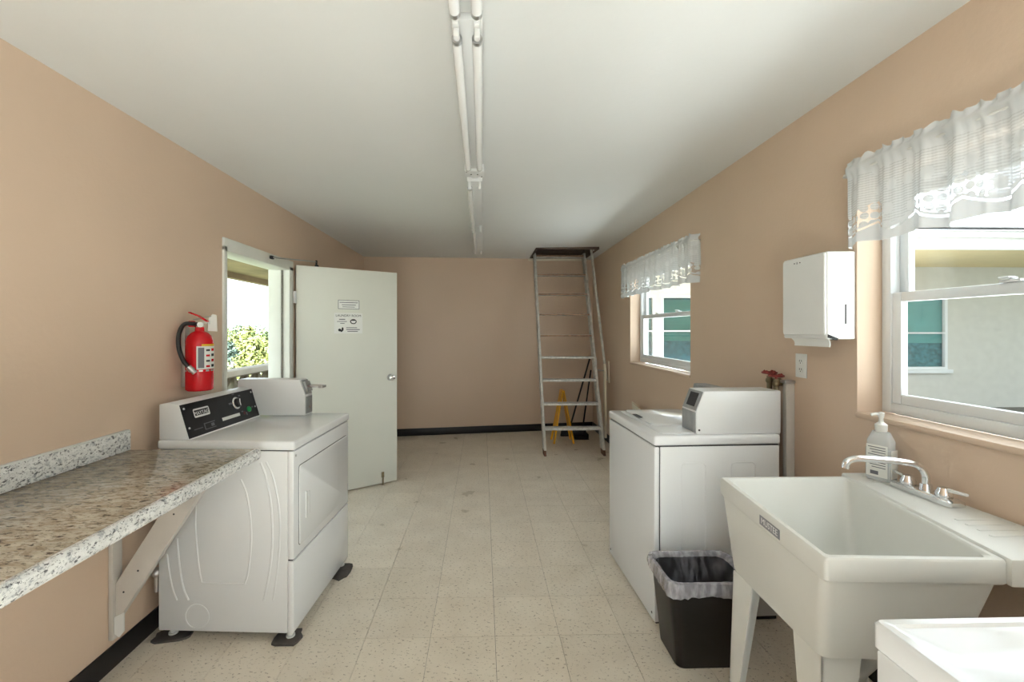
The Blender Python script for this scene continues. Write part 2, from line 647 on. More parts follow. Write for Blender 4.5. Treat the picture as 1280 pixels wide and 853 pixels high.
def smoothpts(pts, n=8):
    """Catmull-Rom through points"""
    P = [Vector(p) for p in pts]
    P = [P[0] * 2 - P[1]] + P + [P[-1] * 2 - P[-2]]
    o = []
    for i in range(1, len(P) - 2):
        for q in range(n):
            t = q / n
            a, b_, c, d = P[i - 1], P[i], P[i + 1], P[i + 2]
            o.append(0.5 * ((2 * b_) + (-a + c) * t + (2 * a - 5 * b_ + 4 * c - d) * t * t + (-a + 3 * b_ - 3 * c + d) * t ** 3))
    o.append(P[-2])
    return o


# ------------------------------------------------------------------ room dimensions
XL, XR = -1.585, 1.615
Y0 = -1.9
WT = 0.14
BACK = lambda x: 6.28 + (x - 0.813) * 0.1447
YBL, YBR = BACK(XL), BACK(XR)


def ceil(x, y):
    zl = 2.41 + 0.015 * (y - 1.45) / 4.5
    zr = 2.54 - 0.07 * (y - 1.46) / 4.94
    t = (x - XL) / (XR - XL)
    return zl + (zr - zl) * t


HX0, HX1, HY0, HY1 = 0.665, 1.455, 5.44, 6.16       # attic hatch
DY0, DY1, DZ = 2.745, 3.66, 1.965                    # door opening
WIN = {1: (0.47, 1.855), 2: (3.376, 4.765)}         # window openings along right wall
WIN_ADDED = (-1.45, -0.2)  # unseen extra window, added to bring in more daylight
WZ0, WZ1 = 1.085, 2.08


def wall_x(mb, x0, x1, y0, y1, z0, z1, holes):
    """wall slab between x0,x1 with rectangular holes (ya,yb,za,zb) sorted along y"""
    y = y0
    for (a, b_, za, zb) in holes:
        mb.box(x0, x1, y, a, z0, z1)
        if za > z0:
            mb.box(x0, x1, a, b_, z0, za)
        mb.box(x0, x1, a, b_, zb, z1)
        y = b_
    mb.box(x0, x1, y, y1, z0, z1)
    return mb


WTOP = 2.75
struct('wall_left', wall_x(MB(), XL - WT, XL, Y0, YBL + 0.1, -0.1, WTOP, [(DY0, DY1, -0.1, DZ)]), 'wall', 'tan painted wall with the open doorway')
struct('wall_right', wall_x(MB(), XR, XR + WT + 0.03, Y0, YBR + 0.1, -0.1, WTOP,
                            [(WIN_ADDED[0], WIN_ADDED[1], WZ0, WZ1), (WIN[1][0], WIN[1][1], WZ0, WZ1), (WIN[2][0], WIN[2][1], WZ0, WZ1)]), 'wall', 'tan painted wall with lace-topped windows')
mb = MB()
mb.prism([(XL - WT, BACK(XL - WT)), (XR + WT, BACK(XR + WT)), (XR + WT, BACK(XR + WT) + 0.15), (XL - WT, BACK(XL - WT) + 0.15)], lambda u, v, a: (u, v, a), -0.1, WTOP)
struct('wall_back', mb, 'wall', 'tan painted end wall behind the attic ladder')
# wall behind the camera; its glazed opening is added to let sun in
GX0, GX1, GZ1 = -0.65, 0.45, 2.25
mb = MB()
mb.box(XL - WT, GX0, Y0 - 0.15, Y0, -0.1, WTOP).box(GX1, XR + WT, Y0 - 0.15, Y0, -0.1, WTOP).box(GX0, GX1, Y0 - 0.15, Y0, GZ1, WTOP).box(GX0, GX1, Y0 - 0.15, Y0, -0.1, 0.0)
struct('wall_front', mb, 'wall', 'tan painted wall with a glazed opening added for sunlight')

# ceiling with hatch opening
mb = MB()
xs = [XL - 0.02, HX0, HX1, XR + 0.02]
ys = [Y0 - 0.02, HY0, HY1, 6.42]
for i in range(3):
    for j in range(3):
        if i == 1 and j == 1:
            continue
        ny = 6 if j == 0 else 1
        for q in range(ny):
            ya = ys[j] + (ys[j + 1] - ys[j]) * q / ny
            yb = ys[j] + (ys[j + 1] - ys[j]) * (q + 1) / ny
            c = [(xs[i], ya), (xs[i + 1], ya), (xs[i + 1], yb), (xs[i], yb)]
            lo = [mb.bm.verts.new((x, y, ceil(x, y))) for x, y in c]
            hi = [mb.bm.verts.new((x, y, ceil(x, y) + 0.03)) for x, y in c]
            mb.bm.faces.new(lo[::-1])
            mb.bm.faces.new(hi)
            for k in range(4):
                mb.bm.faces.new((lo[k], lo[(k + 1) % 4], hi[(k + 1) % 4], hi[k]))
bmesh.ops.remove_doubles(mb.bm, verts=mb.bm.verts, dist=1e-5)
struct('ceiling', mb, 'ceiling', 'smooth white painted ceiling')
# roof shell that closes the attic
mb = MB()
RX0, RX1, RY0, RY1 = XL - 0.5, XR + 0.28, Y0 - 0.3, 6.9
mb.box(RX0, RX1, RY0, RY1, 3.10, 3.2)
mb.box(XL - WT, XR + WT, Y0 - 0.15, Y0, WTOP, 3.10).box(XL - WT, XR + WT, 6.45, 6.6, WTOP - 0.4, 3.10)
mb.box(XL - WT, XL, Y0, 6.6, WTOP, 3.10).box(XR, XR + WT, Y0, 6.6, WTOP, 3.10)
struct('roof', mb, 'hatch_wood', 'roof over the laundry room')

# floor: slab, then one object for every tile the photograph can see
mb = MB()
mb.box(XL - WT, XR + WT, Y0 - 0.15, 6.75, -0.12, -0.004)
floor = struct('floor', mb, 'grout', 'beige speckled vinyl tile floor')
mb = MB()
TS = 0.3048
TY0 = 2.078 - TS * 6
mb.box(XL, XR, Y0, TY0 - 0.001, -0.004, 0.0)
o = mb.build('plain_sheet', 'tile', floor)


def clip_back(poly):
    """clip polygon to y <= back wall line"""
    outp = []
    f = lambda p: p[1] - (BACK(p[0]) - 0.002)
    for i in range(len(poly)):
        a, b_ = poly[i], poly[(i + 1) % len(poly)]
        fa, fb = f(a), f(b_)
        if fa <= 0:
            outp.append(a)
        if (fa < 0 < fb) or (fb < 0 < fa):
            t = fa / (fa - fb)
            outp.append((a[0] + (b_[0] - a[0]) * t, a[1] + (b_[1] - a[1]) * t))
    return outp


G = 0.0009
xl = [XL] + [0.06 + TS * k for k in range(-5, 6)] + [XR]
cache = {}
floff = floor.location.copy()
for j in range(0, 21):
    ya, yb = TY0 + TS * j, TY0 + TS * (j + 1)
    for i in range(len(xl) - 1):
        xa, xb = xl[i], xl[i + 1]
        if xb - xa < 0.02:
            xa = xa
        poly = clip_back([(xa + G, ya + G), (xb - G, ya + G), (xb - G, yb - G), (xa + G, yb - G)])
        if len(poly) < 3:
            continue
        cx_, cy_ = (xa + xb) / 2, (ya + yb) / 2
        full = len(poly) == 4 and max(p[1] for p in poly) > yb - G - 1e-6 and min(p[1] for p in poly[2:]) > yb - G - 1e-6
        key = round(xb - xa, 4) if full else None
        if key in cache and key is not None:
            me = cache[key]
        else:
            t = MB()
            t.prism([(p[0] - cx_, p[1] - cy_) for p in poly], lambda u, v, a: (u, v, a), -0.004, 0.0)
            bmesh.ops.recalc_face_normals(t.bm, faces=t.bm.faces[:])
            me = bpy.data.meshes.new('tile')
            t.bm.to_mesh(me)
            t.bm.free()
            me.materials.append(M['tile'])
            if key is not None:
                cache[key] = me
        linked('tile', me, floor, Vector((cx_, cy_, 0)) - floff)

# baseboards
BH = 0.1


def baseb(poly):
    mb = MB()
    mb.prism(poly, lambda u, v, a: (u, v, a), 0.0005, BH, 0.002)
    return mb


t = 0.009
struct('baseboard_left', baseb([(XL, Y0), (XL + t, Y0), (XL + t, DY0 - 0.06), (XL, DY0 - 0.06)]), 'black_base', 'black vinyl baseboard under the counter')
struct('baseboard_left', baseb([(XL, DY1 + 0.06), (XL + t, DY1 + 0.06), (XL + t, YBL - 0.01), (XL, YBL - 0.01)]), 'black_base', 'black vinyl baseboard behind the open door')
struct('baseboard_back', baseb([(XL + t, BACK(XL + t)), (XL + t, BACK(XL + t) - t), (XR - t, BACK(XR - t) - t), (XR - t, BACK(XR - t))]), 'black_base', 'black vinyl baseboard along the end wall')
struct('baseboard_right', baseb([(XR, Y0), (XR - t, Y0), (XR - t, YBR - 0.01), (XR, YBR - 0.01)]), 'black_base', 'black vinyl baseboard behind the washers')


# ------------------------------------------------------------------ windows
def window(n, y0, y1, label):
    """double-hung white vinyl window set back in its reveal; y0 near end, y1 far end"""
    root = thing('window_%d' % n, label, 'window', (XR + 0.10, (y0 + y1) / 2, WZ0), kind='structure')
    xf = XR + 0.105
    z0, z1 = WZ0 + 0.015, WZ1 - 0.004
    a, b_ = y0 + 0.003, y1 - 0.003
    fw = 0.042
    mb = MB()
    for (p, q, r_, s_) in ((a, a + fw, z0, z1), (b_ - fw, b_, z0, z1), (a + fw, b_ - fw, z0, z0 + fw), (a + fw, b_ - fw, z1 - fw, z1)):
        mb.box(xf, xf + 0.075, p, q, r_, s_, 0.003)
    mb.build('window_frame', 'vinyl', root)
    zm = 1.585
    ia, ib = a + fw, b_ - fw

    def sash(name, xs_, za, zb, rail):
        mb = MB()
        st = 0.04
        for (p, q, r_, s_) in ((ia, ia + st, za, zb), (ib - st, ib, za, zb), (ia + st, ib - st, za, za + rail), (ia + st, ib - st, zb - rail, zb)):
            mb.box(xs_, xs_ + 0.028, p, q, r_, s_, 0.004)
        s_o = mb.build(name, 'vinyl', root)
        mb = MB()
        mb.box(xs_ + 0.011, xs_ + 0.015, ia + st - 0.005, ib - st + 0.005, za + rail - 0.005, zb - rail + 0.005)
        mb.build('pane', 'glass', s_o)
        return s_o
    lo = sash('lower_sash', xf + 0.006, z0 + fw, zm + 0.02, 0.04)
    sash('upper_sash', xf + 0.038, zm - 0.015, z1 - fw, 0.036)
    mb = MB()
    ym = (ia + ib) / 2
    for yy in (ib - 0.42, ia + 0.42):
        mb.box(xf - 0.004, xf + 0.03, yy - 0.03, yy + 0.03, zm + 0.02, zm + 0.03, 0.003)
        mb.cyl((xf + 0.012, yy, zm + 0.03), (xf + 0.012, yy, zm + 0.038), 0.009)
        mb.box(xf - 0.012, xf + 0.012, yy - 0.006, yy + 0.026, zm + 0.034, zm + 0.04, 0.002)
    mb.build('sash_latch', 'vinyl', lo)
    mb = MB()
    mb.box(XR - 0.012, xf, y0 - 0.0, y1 + 0.0, WZ0 - 0.012, WZ0 + 0.012, 0.006)
    mb.build('window_sill', 'wall', root)
    return root


window(1, WIN[1][0], WIN[1][1], 'white double-hung window above the utility sink')
window(2, WIN[2][0], WIN[2][1], 'white double-hung window near the attic ladder')
window(3, WIN_ADDED[0], WIN_ADDED[1], 'unseen white double-hung window added behind the camera for daylight')
# unseen glazed opening added behind the camera to light the room
root = thing('window_4', 'unseen white glazed opening added in the front wall for sunlight', 'window', (0, Y0 - 0.05, 0), kind='structure')
mb = MB()
for x in (GX0, -0.03, GX1 - 0.06):
    mb.box(x, x + 0.06, Y0 - 0.1, Y0 - 0.04, 0.0, GZ1)
mb.box(GX0, GX1, Y0 - 0.1, Y0 - 0.04, GZ1 - 0.06, GZ1).box(GX0, GX1, Y0 - 0.1, Y0 - 0.04, 0, 0.06)
mb.build('window_frame', 'vinyl', root)
for x0, x1 in ((GX0 + 0.05, -0.025), (0.025, GX1 - 0.05)):
    mb = MB()
    mb.box(x0, x1, Y0 - 0.072, Y0 - 0.068, 0.05, GZ1 - 0.05)
    mb.build('pane', 'glass', root)

# ------------------------------------------------------------------ door and frame
root = thing('trim_1', 'white painted metal door frame in the tan wall', 'door frame', (XL, (DY0 + DY1) / 2, 0), kind='structure')
mb = MB()
jx0, jx1 = XL - WT - 0.012, XL + 0.014
mb.box(jx0, jx1, DY1 - 0.03, DY1 + 0.045, 0.0, DZ + 0.0, 0.004)
mb.box(jx0, XL - 0.05, DY1 - 0.045, DY1 - 0.03, 0.0, DZ - 0.03, 0.003)
mb.build('jamb', 'frame', root)
mb = MB()
mb.box(jx0, jx1, DY0 - 0.022, DY0 + 0.012, 0.0, DZ + 0.0, 0.004)
mb.build('jamb', 'frame', root)
mb = MB()
mb.box(jx0, jx1, DY0 - 0.022, DY1 + 0.045, DZ - 0.03, DZ + 0.05, 0.004)
mb.build('header', 'frame', root)
mb = MB()
mb.box(XL - 0.05, XL - 0.038, DY1 - 0.040, DY1 - 0.029, 0.01, DZ - 0.03)
mb.build('weatherstrip', 'weather', root)

HINGE = Vector((XL + 0.03, DY1 + 0.06, 0))
FREE = Vector((-0.813, 4.215, 0))
dang = math.atan2(FREE.y - HINGE.y, FREE.x - HINGE.x)
DW = (FREE - HINGE).length
DT = 0.038
door = thing('door_1', 'cream flush door standing open into the room', 'door', HINGE, dang, kind='structure')
# local: x along door from hinge, y=0 is the room-facing (camera) face, +y behind
mb = MB()
mb.box(0.0, DW, 0.0, DT, 0.014, 1.99, 0.002)
mb.build('door_slab', 'door', door, local=True)
mb = MB()
KX, KZ = DW - 0.07, 1.0
mb.cyl((KX, 0, KZ), (KX, -0.008, KZ), 0.033, 0.03, 24)
mb.cyl((KX, -0.008, KZ), (KX, -0.035, KZ), 0.012, 0.012, 16)
mb.lathe([(0.012, 0), (0.024, 0.006), (0.028, 0.016), (0.026, 0.026), (0.016, 0.032), (0.001, 0.033)], (KX, -0.033, KZ), (0, -1, 0), 24)
mb.build('door_handle', 'chrome', door, local=True)
mb = MB()
mb.box(DW - 0.001, DW + 0.002, 0.008, 0.030, KZ - 0.03, KZ + 0.03)
mb.build('latch_plate', 'steel', door, local=True)
for hz in (0.22, 1.0, 1.72):
    mb = MB()
    mb.cyl((-0.006, -0.004, hz - 0.05), (-0.006, -0.004, hz + 0.05), 0.007, n=12)
    mb.box(-0.045, -0.006, -0.003, 0.0, hz - 0.05, hz + 0.05)
    mb.build('hinge', 'steel', door, local=True)
mb = MB()
mb.box(DW - 0.155, DW - 0.13, -0.012, 0.0, 0.07, 0.12, 0.003)
mb.box(DW - 0.152, DW - 0.137, -0.02, -0.008, 0.002, 0.085, 0.002)
mb.build('kick_stop', 'brass', door, local=True)

root = thing('door_closer_arm', 'thin metal closer arm above the open cream door', 'door closer', (XL, DY1, DZ), )
mb = MB()
pa = onx(341, 322, XL + 0.03)
pb = Vector((HINGE.x + math.cos(dang) * 0.16, HINGE.y + math.sin(dang) * 0.16 + 0.0, 2.03))
mb.tube([pa, (pa + pb) / 2, pb], 0.005, 8)
mb.build('arm', 'steel', root)
mb = MB()
mb.box(XL + 0.014, XL + 0.032, pa.y - 0.02, pa.y + 0.02, pa.z - 0.012, pa.z + 0.012, 0.003)
mb.build('wall_shoe', 'black_rub', root)
mb = MB()
mb.cyl((pb.x, pb.y, 1.99), (pb.x, pb.y, pb.z + 0.012), 0.008, n=12)
mb.box(pb.x - 0.014, pb.x + 0.014, pb.y - 0.005, pb.y + 0.02, 1.9905, 2.004, 0.002)
mb.build('door_shoe', 'black_rub', root)


def on_door(px, py):
    """photo pixel -> local (x along, z) on the door face"""
    r = ray(px, py)
    nrm = Vector((math.sin(dang), -math.cos(dang), 0))
    t = HINGE.dot(nrm) / r.dot(nrm)
    p = r * t
    d = Vector((p.x, p.y, 0)) - HINGE
    return d.x * math.cos(dang) + d.y * math.sin(dang), CAM_H + p.z


def door_sheet(name, label, cat, x0, x1, z0, z1):
    loc = HINGE + Vector((math.cos(dang), math.sin(dang), 0)) * ((x0 + x1) / 2) + Vector((0, 0, z0))
    return thing(name, label, cat, loc, dang), x1 - x0, z1 - z0


x0, zt = on_door(417.5, 391)
x1, zb = on_door(453, 417)
sg, w, h = door_sheet('laundry_sign', 'white LAUNDRY ROOM notice with small drawings taped to the cream door', 'sign', x0, x1, zb, zt)
mb = MB()
mb.box(-w / 2, w / 2, -0.003, -0.0005, 0, h)
mb.build('sheet', 'paper', sg, local=True)
FX = lambda x, z: frame_mx(Vector((x, -0.0034, z)), (1, 0, 0), (0, 0, 1))
text('heading', 'LAUNDRY ROOM', h * 0.155, FX(0.0, h * 0.86), 'dark_print', sg, True)


def bars(parent, m, lst, y=-0.0034):
    mb = MB()
    for (xa, xb, z, t_) in lst:
        mb.box(xa, xb, y - 0.0002, y + 0.0004, z - t_ / 2, z + t_ / 2)
    return mb.build('print_lines', m, parent, local=True)


bars(sg, 'grey_print', [(-0.33 * w, -0.12 * w, h * 0.68, h * 0.045), (-0.40 * w, -0.06 * w, h * 0.58, h * 0.028), (-0.29 * w, -0.14 * w, h * 0.49, h * 0.03),
                        (-0.08 * w, 0.3 * w, h * 0.28, h * 0.035), (-0.08 * w, 0.4 * w, h * 0.19, h * 0.04), (-0.04 * w, 0.33 * w, h * 0.10, h * 0.035)])
mb = MB()     # basket drawing and clothes drawing
mb.tube([(0.17 * w + 0.075 * w * 1.35 * math.cos(a_ * 0.5236), -0.0036, h * 0.58 + 0.10 * h * math.sin(a_ * 0.5236)) for a_ in range(12)], 0.0045, 5, closed=True)
mb.box(0.17 * w - 0.07 * w, 0.17 * w + 0.07 * w, -0.0037, -0.003, h * 0.62, h * 0.68)
mb.build('basket_drawing', 'dark_print', sg, local=True)
mb = MB()
mb.sphere((-0.31 * w, -0.0032, h * 0.17), 0.05 * w, (1, 0.02, 1.0))
mb.sphere((-0.21 * w, -0.0032, h * 0.21), 0.045 * w, (0.8, 0.02, 1.5))
mb.sphere((-0.25 * w, -0.0032, h * 0.13), 0.04 * w, (1, 0.02, 1.0))
mb.build('clothes_drawing', 'dark_print', sg, local=True)
x0, zt = on_door(422.5, 375)
x1, zb = on_door(449, 387)
sg, w, h = door_sheet('framed_notice', 'small white notice with grey border above the laundry sign', 'sign', x0, x1, zb, zt)
mb = MB()
mb.box(-w / 2, w / 2, -0.003, -0.0005, 0, h)
mb.build('sheet', 'paper', sg, local=True)
mb = MB()
bt = h * 0.05
mb.box(-w / 2, w / 2, -0.004, -0.003, 0, bt).box(-w / 2, w / 2, -0.004, -0.003, h - bt, h).box(-w / 2, -w / 2 + bt, -0.004, -0.003, bt, h - bt).box(w / 2 - bt, w / 2, -0.004, -0.003, bt, h - bt)
mb.build('border', 'grey_print', sg, local=True)
bars(sg, 'grey_print', [(-0.43 * w, 0.43 * w, h * 0.73, h * 0.07), (-0.33 * w, 0.33 * w, h * 0.47, h * 0.07), (-0.3 * w, 0.28 * w, h * 0.24, h * 0.06)])

# ------------------------------------------------------------------ lace valances
def valance(y0, y1, label, seed):
    """y0 near end, y1 far end; hangs from a rod in front of the right wall"""
    rnd = random.Random(seed)
    xw = XR - 0.055
    root = thing('lace_valance', label, 'curtain', (xw, (y0 + y1) / 2, 1.8), group=None)
    L = y1 - y0
    zt, zr, zb = 2.165, 2.125, 1.805
    ph = [rnd.uniform(0, 6.28) for _ in range(6)]

    def fold(u, v):          # v 0 hem .. 1 top
        k = 0.35 + 0.65 * (1 - v)
        return (0.017 * math.sin(u * 42 + ph[0] + 1.3 * math.sin(u * 9 + ph[1])) + 0.008 * math.sin(u * 71 + ph[2])) * k + 0.003 * math.sin(u * 170 + ph[3])
    nu = int(L / 0.008)
    vs = [(0.0), 0.1, 0.2, 0.3, 0.42, 0.55, 0.68, 0.8, 0.875, 0.9, 0.92, 0.96, 1.0]
    bm = bmesh.new()
    uvl = bm.loops.layers.uv.new('UVMap')
    grid = []
    for i in range(nu + 1):
        u = i / nu * L
        row = []
        for v in vs:
            z = zb + (zt - zb) * v + 0.006 * math.sin(u * 30 + ph[4]) * (1 - v) + ((0.006 * math.sin(u * 95 + ph[5]) + 0.004 * math.sin(u * 171 + ph[2])) if v == 1.0 else 0)
            x = xw + fold(u, v)
            if 0.875 <= v <= 0.92:
                x = xw - 0.011 + 0.25 * fold(u, v)
            if v >= 0.96:
                x += 0.006 * math.sin(u * 150 + ph[1]) * (1 if v == 1.0 else 0.5)
            # ends return to the wall
            e = min(u, L - u)
            if e < 0.045:
                x += (1 - e / 0.045) * 0.045
            row.append(bm.verts.new((x, y1 - u + 0.0, z)))
        grid.append(row)
    for i in range(nu):
        for k in range(len(vs) - 1):
            f = bm.faces.new((grid[i][k], grid[i + 1][k], grid[i + 1][k + 1], grid[i][k + 1]))
            for lp, (ii, kk) in zip(f.loops, ((i, k), (i + 1, k), (i + 1, k + 1), (i, k + 1))):
                lp[uvl].uv = (ii / nu * L * 1.25, vs[kk] * (zt - zb))
    mb = MB()
    mb.bm.free()
    mb.bm = bm
    mb.build('lace', 'lace', root, smooth=True, recalc=False)
    mb = MB()
    mb.tube([(XR, y0 + 0.012, zr - 0.012), (xw + 0.012, y0 + 0.012, zr - 0.012), (xw, y0 + 0.03, zr - 0.012), (xw, y1 - 0.03, zr - 0.012), (xw + 0.012, y1 - 0.012, zr - 0.012), (XR, y1 - 0.012, zr - 0.012)], 0.006, 8)
    mb.build('rod', 'rod', root)
    return root


valance(0.40, 1.885, 'white lace valance over the window above the utility sink', 3)
valance(3.21, 4.94, 'white lace valance over the window near the attic ladder', 5)

# ------------------------------------------------------------------ fluorescent strip lights
FXC = -0.05


def strip_light(y0, y1, label, tubes=(-1, 1)):
    zc = min(ceil(FXC, y0), ceil(FXC, y1))
    root = thing('strip_light', label, 'ceiling light', (FXC, (y0 + y1) / 2, zc), group='fluorescent strip lights')
    mb = MB()
    mb.box(FXC - 0.05, FXC + 0.05, y0, y1, zc - 0.042, zc - 0.001, 0.006)
    mb.build('housing', 'fixture', root)
    for s_ in (-1, 1):
        for e, d in ((y0, 1), (y1, -1)):
            mb = MB()
            x = FXC + s_ * 0.033
            mb.box(x - 0.009, x + 0.009, min(e + d * 0.004, e + d * 0.024), max(e + d * 0.004, e + d * 0.024), zc - 0.092, zc - 0.042, 0.004)
            mb.cyl((x, e + d * 0.024, zc - 0.074), (x, e + d * 0.040, zc - 0.074), 0.010, n=14)
            mb.build('lamp_holder', 'fixture', root)
    for s_ in tubes:
        x = FXC + s_ * 0.033
        mb = MB()
        mb.cyl((x, y0 + 0.04, zc - 0.074), (x, y1 - 0.04, zc - 0.074), 0.0165, n=18)
        tu_ = mb.build('tube', 'tube', root)
        for ye in (y0 + 0.04, y1 - 0.055):
            mb = MB()
            mb.cyl((x, ye, zc - 0.074), (x, ye + 0.015, zc - 0.074), 0.0172, n=18)
            mb.build('end_cap', 'steel', tu_)
    return root


strip_light(0.13, 1.365, 'twin-tube strip light by the front end of the ceiling run')
strip_light(1.385, 2.62, 'twin-tube strip light meeting the ceiling junction box')
strip_light(2.87, 4.10, 'strip light just past the junction box with one tube', (-1,))
strip_light(4.12, 5.35, 'strip light closest to the end wall with one tube', (-1,))
zc = ceil(FXC, 2.74)
root = thing('junction_box', 'white ceiling junction box between two strip lights', 'junction box', (FXC, 2.74, zc))
mb = MB()
mb.box(FXC - 0.06, FXC + 0.06, 2.69, 2.79, zc - 0.05, zc - 0.001, 0.005)
mb.build('box', 'fixture', root)
for x, y in ((-0.02, 2.74), (0.02, 2.74), (-0.045, 2.70), (0.045, 2.78)):
    mb = MB()
    mb.cyl((FXC + x, y, zc - 0.052), (FXC + x, y, zc - 0.05), 0.005, n=10)
    mb.build('screw', 'seam', root)
for ya, yb in ((2.622, 2.69), (2.79, 2.868)):
    mb = MB()
    mb.box(FXC - 0.018, FXC + 0.018, ya, yb, zc - 0.032, zc - 0.001, 0.004)
    mb.build('conduit', 'fixture', root)

# ------------------------------------------------------------------ attic ladder and hatch
root = thing('attic_hatch', 'dark wooden frame of the open attic hatch in the ceiling', 'hatch', ((HX0 + HX1) / 2, (HY0 + HY1) / 2, 2.44))
zc0 = 2.448
for (a, b_, c, d) in ((HX0, HX0 + 0.02, HY0, HY1), (HX1 - 0.02, HX1, HY0, HY1), (HX0 + 0.02, HX1 - 0.02, HY0, HY0 + 0.02), (HX0 + 0.02, HX1 - 0.02, HY1 - 0.02, HY1)):
    mb = MB()
    mb.box(a, b_, c, d, zc0, 2.72, 0.002)
    mb.build('frame_board', 'hatch_wood', root)
mb = MB()
mb.box(HX0 - 0.02, HX1 + 0.02, HY1 - 0.012, HY1 + 0.02, 2.418, 2.446, 0.003)
mb.build('hinge_rail', 'pale_wood', root)

lad = thing('attic_ladder', 'worn grey wooden attic ladder under the ceiling hatch', 'ladder', (1.06, 5.0, 0))
LSL = 0.405
LY = lambda z: 5.0 + LSL * z
LX0, LX1 = 0.705, 1.415
la = math.atan(LSL)


def rail(x0, x1, za, zb, dpt=0.12):
    mb = MB()
    pts = []
    mb.prism([(LY(za), za), (LY(za) + dpt, za), (LY(zb) + dpt, zb), (LY(zb), zb)], lambda u, v, a: (a, u, v), x0, x1, 0.003)
    return mb


rl = rail(LX0, LX0 + 0.028, 0.06, 2.50).build('rail', 'ladder', lad)
rr = rail(LX1 - 0.028, LX1, 0.06, 2.50).build('rail', 'ladder', lad)
rail(LX0, LX0 + 0.028, 0.0, 0.06).build('foot', 'ladder_tip', rl)
rail(LX1 - 0.028, LX1, 0.0, 0.06).build('foot', 'ladder_tip', rr)
for k in range(9):
    z = 0.298 + 0.2715 * k
    mb = MB()
    mb.box(LX0 + 0.028, LX1 - 0.028, LY(z) - 0.012, LY(z) + 0.105, z - 0.026, z, 0.002)
    st = mb.build('step', 'step', lad)
    mb = MB()
    mb.box(LX0 + 0.03, LX1 - 0.03, LY(z) - 0.015, LY(z) - 0.0115, z - 0.024, z - 0.002, 0.001)
    mb.build('nosing', 'step_edge' if k >= 4 else 'step', st)
for z in (0.52, 1.02, 1.75, 2.1):            # fold hinges on the rails
    for (xa, xb) in ((LX0 - 0.004, LX0), (LX1, LX1 + 0.004)):
        mb = MB()
        mb.prism([(LY(z) + 0.0, z), (LY(z) + 0.05, z), (LY(z + 0.09) + 0.05, z + 0.09), (LY(z + 0.09), z + 0.09)], lambda u, v, a: (a, u, v), xa, xb)
        mb.cyl((xa - 0.003, LY(z) + 0.02, z + 0.02), (xb + 0.003, LY(z) + 0.02, z + 0.02), 0.008, n=10)
        mb.build('fold_hinge', 'steel', lad)
# hinge arm and handrail at the ladder's right side
mb = MB()
a0 = Vector((1.412, 5.72, 2.58))
a1 = Vector((1.515, 5.33, 0.83))
mb.tube([a0, a0.lerp(a1, 0.5), a1], 0.016, 8)
mb.build('spring_arm', 'ladder', lad)
mb = MB()
mb.box(1.424, 1.434, 5.60, 5.64, 2.46, 2.7, 0.002)
mb.build('arm_bracket', 'steel', lad)
mb = MB()
mb.prism([(5.265, 0.14), (5.325, 0.14), (5.345, 1.03), (5.285, 1.03)], lambda u, v, a: (a, u, v), 1.475, 1.50, 0.003)
mb.build('handrail', 'pale_wood', lad)
mb = MB()
mb.prism([(5.30, 0.80), (5.33, 0.80), (5.34, 1.06), (5.31, 1.06)], lambda u, v, a: (a, u, v), 1.53, 1.545, 0.002)
mb.build('handrail_stay', 'pale_wood', lad)
for z in (0.2, 0.95):
    mb = MB()
    mb.cyl((1.415, 5.1 + LSL * z * 0.5 + 0.1, z), (1.48, 5.30, z), 0.007, n=8)
    mb.build('bolt', 'steel', lad)

# wet floor sign
ws = thing('wet_floor_sign', 'yellow folding wet floor sign behind the attic ladder', 'floor sign', (1.04, 5.66, 0))
def sign_panel(s_):
    mb = MB()
    ax = Vector((s_ * 0.115, 0, 0))
    n_ = 0.012
    # outer frame legs of an open A-frame panel seen edge-on-ish
    top = Vector((1.035, 5.68, 0.655))
    for yy in (-0.11, 0.11):
        base = Vector((1.035 + s_ * 0.125, 5.68 + yy, 0.0))
        tp = Vector((1.035 + s_ * 0.012, 5.68 + yy * 0.62, 0.64))
        mb.rings([rrect([base + Vector((-0.010, -0.026, 0)), base + Vector((0.010, -0.026, 0)), base + Vector((0.010, 0.026, 0)), base + Vector((-0.010, 0.026, 0))], 0.005, 2),
                  rrect([tp + Vector((-0.008, -0.02, 0)), tp + Vector((0.008, -0.02, 0)), tp + Vector((0.008, 0.02, 0)), tp + Vector((-0.008, 0.02, 0))], 0.004, 2)])
    a = [Vector((1.035 + s_ * 0.098, 5.68 - 0.10, 0.13)), Vector((1.035 + s_ * 0.098, 5.68 + 0.10, 0.13)), Vector((1.035 + s_ * 0.014, 5.68 + 0.068, 0.63)), Vector((1.035 + s_ * 0.014, 5.68 - 0.068, 0.63))]
    b_ = [p + Vector((s_ * 0.008, 0, 0)) for p in a]
    mb.rings([rrect(a, 0.02, 3), rrect(b_, 0.02, 3)])
    return mb.build('panel', 'yellow', ws)


sign_panel(-1)
sign_panel(1)
mb = MB()
mb.box(1.012, 1.058, 5.60, 5.76, 0.635, 0.668, 0.01)
mb.build('top_handle', 'yellow', ws)

# broom and long-handled dustpan leaning on the end wall
def pole(p0, p1, r):
    mb = MB()
    mb.tube([p0, Vector(p0).lerp(Vector(p1), 0.5), p1], r, 10)
    return mb


